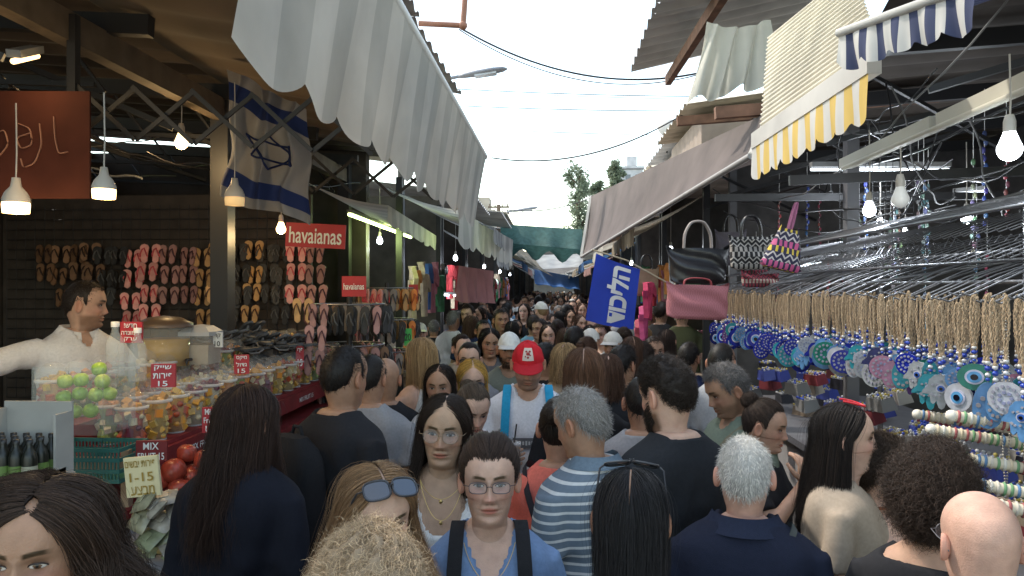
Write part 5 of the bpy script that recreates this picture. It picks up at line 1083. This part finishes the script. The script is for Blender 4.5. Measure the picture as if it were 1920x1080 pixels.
for k in range(90):
    X=random.uniform(1.45,2.2); y=random.uniform(2.2,6.1); m=MB(); c=random.choice([(.2,.2,.2),(.02,.02,.03),(.05,.07,.3),(.2,.04,.05),(.25,.2,.15),(.35,.33,.3)])
    m.box((0,0,.035),(.14,.10,.07),taper=.8,col=c)
    for j in range(18): m.ell((-.055+.022*(j%6),-.03+.03*(j//6),.078),(.008,.008,.008),6,4,random.choice([(.6,.6,.62),(.05,.1,.5),(.5,.4,.1),(.4,.4,.4)]))
    o=link('jewellery_tray',m.mesh('jewellery_tray',mat('tray_vc',rough=.4,vc=True))); o.location=(X,y,1.12+random.choice([0,0,.07,.14,.22])); o.rotation_euler=(R(10),0,R(-70+random.uniform(-15,15))); tag(o,'small display tray of beads and rings on the jewellery counter','tray','trays on the jewellery counter')
for k in range(36):
    X=random.uniform(1.9,3.2); y=random.uniform(3,7.6); z=random.uniform(2.2,2.9); m=MB(); c=random.choice([(.05,.08,.3),(.2,.2,.22),(.3,.08,.1),(.12,.2,.25),(.25,.2,.15)])
    for j in range(12): m.ell((.008*math.sin(j*2),0,-.045*j),(.012,.012,.02),8,5,tuple(q*random.uniform(.6,1.3) for q in c))
    m.tube([(0,0,.25),(0,0,-.5)],.002,4)
    o=link('bead_string',m.mesh('bead_string',mat('tray_vc'))); o.location=(X,y,z); tag(o,'string of coloured beads hanging inside the right shop','bead string','bead strings inside the right shop')
gridwall('mesh_screen',(1.75,4.7,0),(2.1,4.5,0),2.05,3.0,.035,.0022,'narrow upright wire mesh screen beside the cloth bags','mesh screen',DKM)
# ---------------------------------------------------------------- bags
def bag(px,py,d,w,h,dep,m_,label,rz=0,roll=0,hcol=DARK,hh=.12,taper=.85,name='handbag',hr=.008,slouch=.008):
    p=at(px,py,d); t=thing(name,label,'bag',p,R(rz)); t.rotation_euler=(0,R(roll),R(rz))
    m=MB(); a=np.linspace(0,2*np.pi,40,endpoint=False); P=[]
    for k,z in enumerate(np.linspace(0,1,16)):
        ww=w/2*(taper+(1-taper)*z)*(1-.25*(abs(z-0)<.01))*(1+.03*math.sin(z*7)); dd=dep/2*(1-.75*z**2)*(1-.3*(z<.01)); P.append(np.stack([ww*np.sign(np.cos(a))*abs(np.cos(a))**.5,dd*np.sign(np.sin(a))*abs(np.sin(a))**.6+slouch*np.sin(9*z+3*a)+slouch*.6*np.sin(5*a+14*z),-h+z*h+slouch*np.sin(a*3)*z-.10*h*z*np.sin(a)**2],-1))
    P=np.array(P); m.grid(P,cv=True); m.add(np.vstack([P[0],P[0].mean(0)]),[[(i+1)%40,i,40] for i in range(40)]); obj('bag_body',m,m_,t,True)
    wt=w*.22/max(taper,1)
    for e in(-1,1):
        m=MB(); PP,QQ=smoothpath(np.array([(-wt,e*.012,-.03),(-wt*.95,e*.015,hh*.5),(-wt*.5,e*.015,hh*.95),(0,e*.015,hh),(wt*.5,e*.015,hh*.95),(wt*.95,e*.015,hh*.5),(wt,e*.012,-.03)]),[hr]*7,4); m.tube(PP,QQ,7); obj('handle',m,hcol,t,True)
    return t
def woven(name,c1,c2,sx,sz,c3=None,rough=.85,c4=None):
    if name in MC:return MC[name]
    m=bpy.data.materials.new(name); m.use_nodes=True; N=m.node_tree.nodes;L=m.node_tree.links;b=N['Principled BSDF'];b.inputs['Roughness'].default_value=rough
    tc=N.new('ShaderNodeTexCoord'); sp=N.new('ShaderNodeSeparateXYZ'); L.new(tc.outputs['Object'],sp.inputs[0])
    def M(op,a,bb=None):
        x=N.new('ShaderNodeMath'); x.operation=op
        for i,q in enumerate((a,bb)):
            if q is None: continue
            if isinstance(q,(int,float)): x.inputs[i].default_value=q
            else: L.new(q,x.inputs[i])
        return x.outputs[0]
    def mix(f,a,b_):
        x=N.new('ShaderNodeMix'); x.data_type='RGBA'; L.new(f,x.inputs[0])
        for i,q in((6,a),(7,b_)):
            if isinstance(q,tuple): x.inputs[i].default_value=(*q,1)
            else: L.new(q,x.inputs[i])
        return x.outputs[2]
    zig=M('ABSOLUTE',M('SUBTRACT',M('FRACT',M('MULTIPLY',sp.outputs[0],sx)),.5)); v=M('FRACT',M('ADD',M('MULTIPLY',sp.outputs[2],sz),M('MULTIPLY',zig,1.6))); f=M('LESS_THAN',v,.36)
    band=M('FRACT',M('MULTIPLY',sp.outputs[2],sz*.27)); f2=M('LESS_THAN',band,.30); f3=M('GREATER_THAN',band,.72); dots=M('LESS_THAN',M('FRACT',M('MULTIPLY',sp.outputs[0],sx*1.5)),.4)
    base=mix(f,c1,c2); b2=mix(dots,c3 or c2,c1); b3=mix(dots,c1,c4 or c2); L.new(mix(f3,mix(f2,base,b2),b3),b.inputs['Base Color']); MC[name]=m; return m
bag(1308,462,5,.42,.25,.14,woven('weave_black',(.012,.012,.014),(.03,.03,.035),60,60,rough=.35),'black woven leather tote hanging above the pink bag',0,0,mat('pale_strap',(.30,.26,.24),.6),.17,.82,slouch=.014)
bag(1308,530,4.9,.41,.24,.14,woven('weave_pink',(.38,.14,.16),(.31,.11,.125),45,45),'dusty pink woven bag hanging below the black tote',0,2,mat('red_strap',(.30,.05,.06),.6),.03,.92,slouch=.010,hr=.005)
bag(1408,440,4.7,.28,.22,.1,woven('weave_bw',(.015,.015,.017),(.40,.38,.36),22,34,(.32,.30,.28)),'black and white woven pattern cloth bag beside the black tote',0,0)
bag(1482,425,4.2,.10,.25,.10,woven('weave_multi',(.02,.02,.05),(.42,.39,.39),22,30,(.42,.08,.20),c4=(.50,.38,.05)),'multicoloured patterned bag tapering to a point at its strap',0,14,mat('pink_strap',(.25,.08,.16),.7),.14,2.3,hr=.005)
bag(1425,505,5.0,.26,.12,.08,woven('weave_red',(.22,.03,.05),(.02,.02,.025),30,40,(.4,.35,.3)),'red and black woven pouch under the patterned cloth bag',0,0)
for k,(px,py,d) in enumerate([(1212,500,7.6),(1370,430,6.2)]):
    bag(px,py,d,.26,.3,.1,flat('bag_plain%d'%k,[(.3,.2,.12),(.09,.08,.1)][k],rough=.7,ns=8,na=.2),['tan bag hanging over the far right stalls','dark bag hanging inside the right shop'][k])
def garment(p,c,label,grp,h=.55,w=.36,rz=0):
    def f():
        m=MB(); out=[(-.5,-1),(.5,-1),(.46,-.25),(.75,-.42),(.9,-.22),(.5,.0),(.18,.02),(0,-.04),(-.18,.02),(-.5,.0),(-.9,-.22),(-.75,-.42),(-.46,-.25)]
        a=np.array(out)[::-1]; m.poly([(x*.5,z) for x,z in a],.10); V=m.V[0]; V[:,1]+=.05*np.sin(V[:,0]*14+V[:,2]*3); return m.mesh('garment',mat('garment_cloth',rough=.9,oc=True,ns=6,na=.25))
    o=link('hanging_garment',cached('garm',f)); o.location=p; o.scale=(w,.5,h); o.rotation_euler=(0,0,rz); o.color=(*c,1); tag(o,label,'garment',grp)
for k,(px,py,d,c,n) in enumerate([(1216,530,7.4,(.55,.05,.12),'crimson'),(1208,575,7.8,(.6,.1,.25),'pink'),(1225,515,8.4,(.45,.03,.05),'dark red'),(1200,600,8.2,(.5,.1,.15),'rose')]):
    garment(at(px,py,d),c,f'{n} scarf like garment hanging right of the blue banner',None,.35,.25,R(60))
# ---------------------------------------------------------------- stalls further up both sides
GCOL=[('red',(.45,.04,.05)),('white',(.6,.6,.58)),('blue',(.05,.12,.35)),('black',(.02,.02,.02)),('pink',(.5,.2,.27)),('green',(.06,.22,.11)),('orange',(.5,.2,.05)),('beige',(.42,.34,.25))]
AW=[('cream',(.55,.51,.43)),('grey',(.36,.36,.35)),('pinkish',(.42,.24,.21)),('white',(.62,.62,.60)),('blue',(.06,.16,.35)),('tan',(.40,.32,.22))]
ordn=['first','second','third','fourth','fifth','sixth','seventh','eighth','ninth','tenth','eleventh','twelfth','thirteenth','fourteenth']
def stall(side,y0,y1,i):
    sgn=-1 if side=='left' else 1; xf=sgn*1.75 if side=='left' else 1.65; yc=(y0+y1)/2; L=y1-y0
    t=thing('market_stall',f'{ordn[i]} open market stall up the {side} side of the street','stall',(xf,yc,0))
    mb=MB(); mb.box((xf+sgn*2.2,yc,1.7),(.12,L,3.4)); mb.box((xf+sgn*1.1,y1,1.7),(2.2,.08,3.4)); obj('wall',mb,DKW if i%2 else mat('stall_wall2',(.10,.09,.08),.9,ns=5,na=.3),t)
    hz=3.35+random.uniform(-.2,.35); ov=.5+random.uniform(-.1,.25)
    obj('roof',corr_sheet((xf-sgn*ov,y0,hz+.15),(xf+sgn*2.4,y0,hz+.5),(xf-sgn*ov,y1,hz+.1),(xf+sgn*2.4,y1,hz+.5),ribs=int(L*4),amp=.02,sharp=True),CORR if i%3 else CORR2,t)
    for y in(y0+.05,y1-.1):
        mb=MB(); mb.box((xf,y,1.65),(.07,.07,3.2)); obj('post',mb,DKM,t)
    mb=MB(); mb.box((xf+sgn*.35,yc,.5),(.8,L*.94,1.0)); mb.box((xf+sgn*.35,yc,1.02),(.9,L*.96,.05)); obj('counter',mb,mat('counter_wood',(.22,.17,.13),.8,ns=8,na=.3),t)
    an,ac=AW[random.randrange(len(AW))]; am=mat('awning_'+an,ac,.9,tr=.3,ns=3,na=.12,dirt=.3); am2=mat('awning2_'+an,tuple(q*.75 for q in ac),.9,tr=.3,ns=3,na=.12,dirt=.3)
    a=thing('stall_awning',f'{an} awning on the {ordn[i]} stall of the {side} side','awning',(xf-sgn*.5,yc,2.7)); za=2.55+random.uniform(-.12,.2); xo=xf-sgn*random.uniform(.75,1.15)
    obj('canopy',sheet((xo,y0+.1,za),(xf+sgn*.2,y0+.1,za+.5),(xo,y1-.1,za),(xf+sgn*.2,y1-.1,za+.5),max(4,int(L*4)),[am,am2],.05),[am,am2],a)
    obj('valance',valance((xo,y0+.1,za),(xo,y1-.1,za),.20,max(4,int(L*3)),max(4,int(L*4)),[am,am2],.3,.012,5,seed=i),[am,am2],a)
    n=int(L/.28)
    if y0<26:
        for k in range(n):
            gn,gc=random.choice(GCOL); garment((xf-sgn*.12,y0+.2+k*.27,random.uniform(2.15,2.4)),gc,f'{gn} garment hanging in front of the {ordn[i]} {side} stall',f'{gn} garments of the {ordn[i]} {side} stall',random.uniform(.35,.6),.3,R(90+random.uniform(-30,30)))
        for k in range(int(L/.3)):
            for r_ in range(2):
                gn,gc=random.choice(GCOL); m=MB(); m.box((0,0,.07),(.24,.3,.14),taper=.94,col=(.6,.55,.5))
                for q in range(16): m.ell((random.uniform(-.09,.09),random.uniform(-.12,.12),.15+random.uniform(0,.04)),(.035,.035,.03),7,5,tuple(w*random.uniform(.6,1.2) for w in gc))
                o=link('goods_tray',m.mesh('goods_tray',mat('tray_vc'))); o.location=(xf+sgn*(.12+.3*r_),y0+.25+k*.3,1.05+r_*.12); tag(o,f'tray heaped with {gn} goods on the {ordn[i]} {side} stall','tray',f'trays of {gn} goods, {ordn[i]} {side} stall')
    return t
ys=[8.3,11.4,14.6,18,22,26.5,31.5,37,44,52,62]
for i in range(10): stall('left',ys[i],ys[i+1]-.1,i)
ys=[8.2,11.6,15,18.6,23,27.5,33,39,46,54,64]
for i in range(10): stall('right',ys[i],ys[i+1]-.1,i)
for k in range(8):
    y=9+k*2.3; bulb(960+FL*(-1.5+.057*y)/y if k%2 else 960+FL*(1.4+.057*y)/y,540-.45/y*FL,y,.035,CW,9,f'cool lit bulb {["nearest","second nearest","third","fourth","fifth","sixth","seventh","farthest"][k]} in the line of far stalls',False,16)
t=thing('cream_awning','small cream striped awning between the big awning and the far stalls','awning',at(770,400,7.6))
a_,b_=at(728,385,6.4),at(818,442,8.2); obj('valance',valance(a_,b_,.17,6,16,[CAN1,CAN2],.2,.01,4),[CAN1,CAN2],t); obj('canopy',sheet(a_,a_+Vector((-.8,0,.25)),b_,b_+Vector((-.8,0,.25)),16,[CAN1,CAN2]),[CAN1,CAN2],t)
t=thing('pale_awning','pale scalloped awning hanging just past the big striped one','awning',at(905,440,8.5))
a_,b_=at(862,395,7.6),at(962,450,10.5); obj('valance',valance(a_,b_,.38,8,18,[CAN1,CAN2],.2,.015,5),[CAN1,CAN2],t); obj('canopy',sheet(a_,a_+Vector((-1,0,.35)),b_,b_+Vector((-1,0,.35)),18,[CAN1,CAN2]),[CAN1,CAN2],t)
m=valance(at(860,498,9.2),at(925,508,10.5),.46,4,1,[mat('pink_cloth',(.36,.17,.17),.9,tr=.2,ns=5,na=.15)],.08,.04,4); single('hanging_cloth',m,MC['pink_cloth'],'dusty pink cloth hung along the left side below the awnings','cloth',at(892,500,9.8))
def tarp(c4,m_,label,sag,name='tarp'):
    m=sheet(*c4,6,[m_],sag,16); single(name,m,m_,label,'tarp',(Vector(c4[0])+Vector(c4[3]))/2)
tarp((at(938,420,19),at(945,455,17),at(1092,430,19),at(1092,468,17)),mat('green_net',(.05,.115,.105),.9,tr=.3,ns=10,na=.3),'teal green shade net stretched across the street',.45)
tarp((at(1000,505,30),at(1005,532,26),at(1085,520,30),at(1088,542,26)),mat('blue_tarp',(.03,.12,.33),.7,tr=.3,ns=10,na=.2),'bright blue tarp across the far end of the street',.2)
tarp((at(955,455,24),at(985,490,14),at(1000,480,24),at(1040,520,16)),mat('awning_tan',(.40,.32,.22),.9,tr=.3),'tan canvas sloping down over the far left stalls',.1)
tarp((at(1000,478,32),at(1010,505,28),at(1095,476,32),at(1090,500,28)),mat('awning_grey',(.36,.36,.35),.9,tr=.3),'grey canvas behind the green net',.1)
tarp((at(985,492,40),at(985,516,36),at(1100,488,40),at(1100,512,36)),mat('dark_tarp',(.10,.09,.08),.9,tr=.1,ns=6,na=.3),'dark canvas stretched low behind the blue tarp',.1)
# ---------------------------------------------------------------- lamps, wires, pole, pipe
def wire(pts,sag,r,label):
    a,b=Vector(pts[0]),Vector(pts[-1]); P_=[a.lerp(b,s)+Vector((0,0,-sag*4*s*(1-s))) for s in np.linspace(0,1,24)]; m=MB(); m.tube(P_,r,5); single('overhead_wire',m,DARK,label,'wire',(a+b)/2)
wire((at(850,45,8),at(1320,135,8)),.28,.011,'thick sagging cable crossing the top of the sky')
wire((at(860,55,8.1),at(1310,140,8.1)),.30,.006,'thin cable hanging just below the thick top cable')
wire((at(820,165,14),at(1310,181,14)),.03,.009,'upper of the paired straight wires')
wire((at(820,168,14.2),at(1310,186,14.2)),.03,.006,'wire just below the upper straight one')
wire((at(830,197,14),at(1300,208,14)),.03,.009,'lower of the paired straight wires')
wire((at(860,240,16),at(1260,254,16)),.02,.007,'single straight wire above the curved one')
wire((at(922,296,9),at(1280,215,9)),.22,.009,'curved cable rising from the big awning to the right roof')
wire((at(940,392,34),at(1110,370,34)),.3,.02,'far wire running from the utility pole')
def lamp(px,py,d,label,L=1.0,pole=True):
    p=at(px,py,d); t=thing('street_lamp',label,'street lamp',(p.x-1.35*L,p.y,0))
    m=MB(); 
    if pole: m.tube([(p.x-1.35*L,p.y,0),(p.x-1.35*L,p.y,p.z-.7*L)],[.07,.05],10)
    m.tube([(p.x-1.35*L,p.y,p.z-.7*L),(p.x-1.25*L,p.y,p.z-.4*L),(p.x-.9*L,p.y,p.z-.14*L),(p.x-.3*L,p.y,p.z-.03)],.03*L,8); obj('pole',m,mat('lamp_grey',(.18,.19,.22),.5),t)
    m=MB(); P_=[]; a=np.linspace(0,2*np.pi,20,endpoint=False)
    for s,w,h in((-.4,.03,.03),(-.3,.07,.05),(-.1,.11,.06),(.15,.13,.06),(.33,.10,.045),(.40,.03,.02)):
        P_.append(np.stack([p.x+s*L+0*a,p.y+w*L*np.cos(a),p.z+.15*s*L+h*L*np.sin(a)*np.where(np.sin(a)>0,1,.6)],-1))
    m.grid(np.array(P_),cv=True); obj('lamp_head',m,mat('lamp_grey'),t); m=MB(); m.box((p.x+.05*L,p.y,p.z-.03*L),(.36*L,.17*L,.03*L),Matrix.Rotation(R(-8),3,'Y')); obj('lens',m,mat('lamp_lens',(.40,.42,.45),.2),t)
lamp(905,137,11,'grey street lamp on a curved arm above the left roofs',.9)
lamp(985,393,36,'small distant street lamp above the far stalls',1.5)
p=at(935,400,42); t=thing('utility_pole','distant utility pole with crossbars','pole',(p.x,p.y,0)); m=MB(); m.tube([(p.x,p.y,0),(p.x,p.y,p.z+.5)],[.16,.11],8); obj('pole',m,mat('old_wood',(.15,.11,.08),.9),t)
for dz in(0,.35,-.4):
    m=MB(); m.box((p.x,p.y,p.z+dz),(1.2,.1,.1)); [m.tube([(p.x+e,p.y,p.z+dz),(p.x+e,p.y,p.z+dz+.18)],.04,6) for e in(-.5,-.2,.2,.5)]; obj('crossbar',m,mat('old_wood'),t)
m=MB(); m.tube([at(785,44,6.5),at(868,48,6.5)],.025,8); m.tube([at(868,50,6.5),at(874,-30,6.5)],.025,8); m.ell(at(868,48,6.5),(.04,.04,.04),10,6); single('drain_pipe',m,mat('copper_brown',(.28,.12,.07),.6,ns=10),'brown elbowed pipe sticking out at the top left of the sky','pipe',at(868,48,6.5))
p=at(1252,238,12); t=thing('satellite_dish','small white satellite dish on the right roofs','dish',p); m=MB(); m.lathe([(0,.06),(.06,.05),(.12,.02),(.16,-.02)],n=20,M=Matrix.Rotation(R(75),3,'X')); obj('dish',m,mat('lamp_white'),t,True); m=MB(); m.tube([(0,0,0),(0,.1,-.4)],.015,6); obj('mount',m,DKM,t,True)
for k,(px,py,d) in enumerate([(1285,195,8.5),(1262,245,10.5),(1235,285,13.5),(1218,305,17),(1175,360,22)]):
    p=at(px,py,d); t=thing('roof_sheets',f'{ordn[k]} stepped pale roof edge going up the right side','roof',p)
    obj('roof_sheet',corr_sheet(p,p+Vector((1.9,0,.25)),p+Vector((0,2.4+k*.6,0)),p+Vector((1.9,2.4+k*.6,.25)),ribs=9,amp=.02,sharp=True),CORR if k%2 else CORR2,t)
    m=MB(); m.box((p.x+1.0,p.y+1.2,p.z-.45),(1.6,2.2+k*.6,.7)); obj('upper_wall',m,mat('plaster_stained',(.34,.27,.22),.9,ns=3,na=.3,dirt=.4),t)
def building(px0,px1,pyt,d,label,c,nf,nw):
    a=at(px0,pyt,d);b=at(px1,pyt,d); w=b.x-a.x; h=a.z; t=thing('apartment_building',label,'building',((a.x+b.x)/2,a.y,0))
    m=MB(); m.box(((a.x+b.x)/2,a.y+4,h/2),(w,8,h)); m.box(((a.x+b.x)/2,a.y+4,h+.25),(w+.4,8.4,.3)); m.box(((a.x+b.x)/2+w*.2,a.y+4,h+1.2),(w*.35,3,1.8)); obj('wall',m,mat('bld_'+label[:4],c,.9,ns=.6,na=.12,dirt=.2),t)
    for f in range(nf):
        m2=MB(); m2.box(((a.x+b.x)/2,a.y-.5,h-1.3-f*3.0-1.1),(w*.6,1.0,.9)); obj('balcony',m2,mat('bld_balc',(.5,.5,.48),.9),t)
        for q in range(nw):
            m=MB(); m.box((a.x+w*(q+.5)/nw,a.y-.04,h-1.3-f*3.0),(w/nw*.5,.12,1.3)); obj('window',m,mat('win_dark',(.15,.17,.19),.2),t)
building(1150,1205,318,95,'pale grey apartment block rising beyond the far right stalls',(.55,.55,.56),4,3)
building(1195,1290,372,80,'low cream building behind the right stalls',(.45,.40,.33),3,4)
building(840,925,400,85,'low beige building hidden behind the left stalls',(.42,.38,.32),3,4)
building(955,1100,478,88,'dark low building closing the end of the street',(.14,.13,.12),1,6)
LEAF=mat('leaf',(2.0,2.0,2.0),.7,vc=True,tr=.5)
def tree(px,pyt,pyb,d,wpx,label,seed,loose=1.):
    rg=np.random.default_rng(seed); top=at(px,pyt,d).z; zb=at(px,pyb,d).z; b=at(px,pyb,d); W=wpx/FL*d/2; t=thing('tree',label,'tree',(b.x,b.y,0))
    m=MB(); m.tube([(b.x,b.y,0),(b.x+.2,b.y,zb),(b.x-.1,b.y,(zb+top)/2),(b.x+.1,b.y,top-1)],[.45,.3,.2,.06],8)
    nb=24; cs=[]
    for k in range(nb):
        s=k/(nb-1); z=zb+(top-zb)*(.08+.88*s); an=rg.uniform(0,6.28); rr=W*rg.uniform(.2,.95)*(1-.5*abs(s-.45)); c=np.array([b.x+rr*math.cos(an),b.y+rr*math.sin(an),z]); cs.append((c,W*rg.uniform(.3,.55)*loose)); m.tube([(b.x,b.y,z-1.0),tuple(c)],[.1,.03],5)
    obj('trunk',m,mat('bark',(.16,.12,.09),.9),t)
    m=MB()
    for c,r in cs:
        n=170; v=rg.normal(size=(n,3)); v/=np.linalg.norm(v,axis=1)[:,None]; q=c+v*r*rg.random((n,1))**.6*np.array([1,1,1.15]); s=.085*d/80
        a1=rg.normal(size=(n,3))*s; a2=rg.normal(size=(n,3))*s; V=np.stack([q-a1,q+a2,q+a1,q-a2],1).reshape(-1,3); F=np.arange(4*n).reshape(-1,4)
        cc=np.repeat((np.array([[.095,.115,.08]])*rg.uniform(.6,1.6,(n,1))),4,0); m.add(V,F,cc,0,False)
    obj('crown',m,LEAF,t)
tree(1085,312,470,80,62,'tall slender green tree at the end of the street',3)
tree(1155,305,372,90,34,'smaller tree beside the pale apartment block',5)
tree(1120,345,380,95,30,'low tree between the tall tree and the apartment block',8)
print('built',time.time()-T0,len(bpy.data.objects))
# ---------------------------------------------------------------- camera and light
cd=bpy.data.cameras.new('camera'); cam=bpy.data.objects.new('camera',cd); col.objects.link(cam); cam.location=(0,0,CZ); cam.rotation_euler=(R(90),0,TH); cd.sensor_width=36; cd.lens=FL/1920*36; cd.clip_start=.05; cd.clip_end=2000; scene.camera=cam
EL_,AZ=R(52),R(-65)
sd=bpy.data.lights.new('sun','SUN'); sd.energy=3.6; sd.angle=R(1.0); sd.color=(1,.93,.82); so=bpy.data.objects.new('sun',sd); col.objects.link(so)
dirs=Vector((math.sin(AZ)*math.cos(EL_),math.cos(AZ)*math.cos(EL_),math.sin(EL_))); so.rotation_euler=dirs.to_track_quat('Z','Y').to_euler()
w=bpy.data.worlds.new('World'); scene.world=w; w.use_nodes=True; N=w.node_tree.nodes;L=w.node_tree.links; bg=N['Background']
sk=N.new('ShaderNodeTexSky'); sk.sky_type='NISHITA'; sk.sun_disc=False; sk.sun_elevation=EL_; sk.sun_rotation=AZ; sk.air_density=1.2; sk.dust_density=1.2
mu=N.new('ShaderNodeMix'); mu.data_type='RGBA'; mu.blend_type='MULTIPLY'; mu.inputs[0].default_value=1; mu.inputs[7].default_value=(4.7,4.4,3.7,1); L.new(sk.outputs[0],mu.inputs[6])
tc=N.new('ShaderNodeTexCoord'); mp=N.new('ShaderNodeMapping'); mp.inputs['Scale'].default_value=(1,1,2.6); mp.inputs['Location'].default_value=(.6,.1,.3); L.new(tc.outputs['Generated'],mp.inputs[0])
nz=N.new('ShaderNodeTexNoise'); nz.inputs['Scale'].default_value=3.6; nz.inputs['Detail'].default_value=9; nz.inputs['Roughness'].default_value=.55; L.new(mp.outputs[0],nz.inputs['Vector'])
cr=N.new('ShaderNodeMapRange'); cr.inputs[1].default_value=.47; cr.inputs[2].default_value=.66; L.new(nz.outputs[0],cr.inputs[0])
mx=N.new('ShaderNodeMix'); mx.data_type='RGBA'; L.new(cr.outputs[0],mx.inputs[0]); L.new(mu.outputs[2],mx.inputs[6]); mx.inputs[7].default_value=(7.4,7.4,7.4,1)
L.new(mx.outputs[2],bg.inputs[0]); bg.inputs[1].default_value=.15
scene.view_settings.view_transform='Standard'; scene.view_settings.look='None'; scene.view_settings.exposure=0
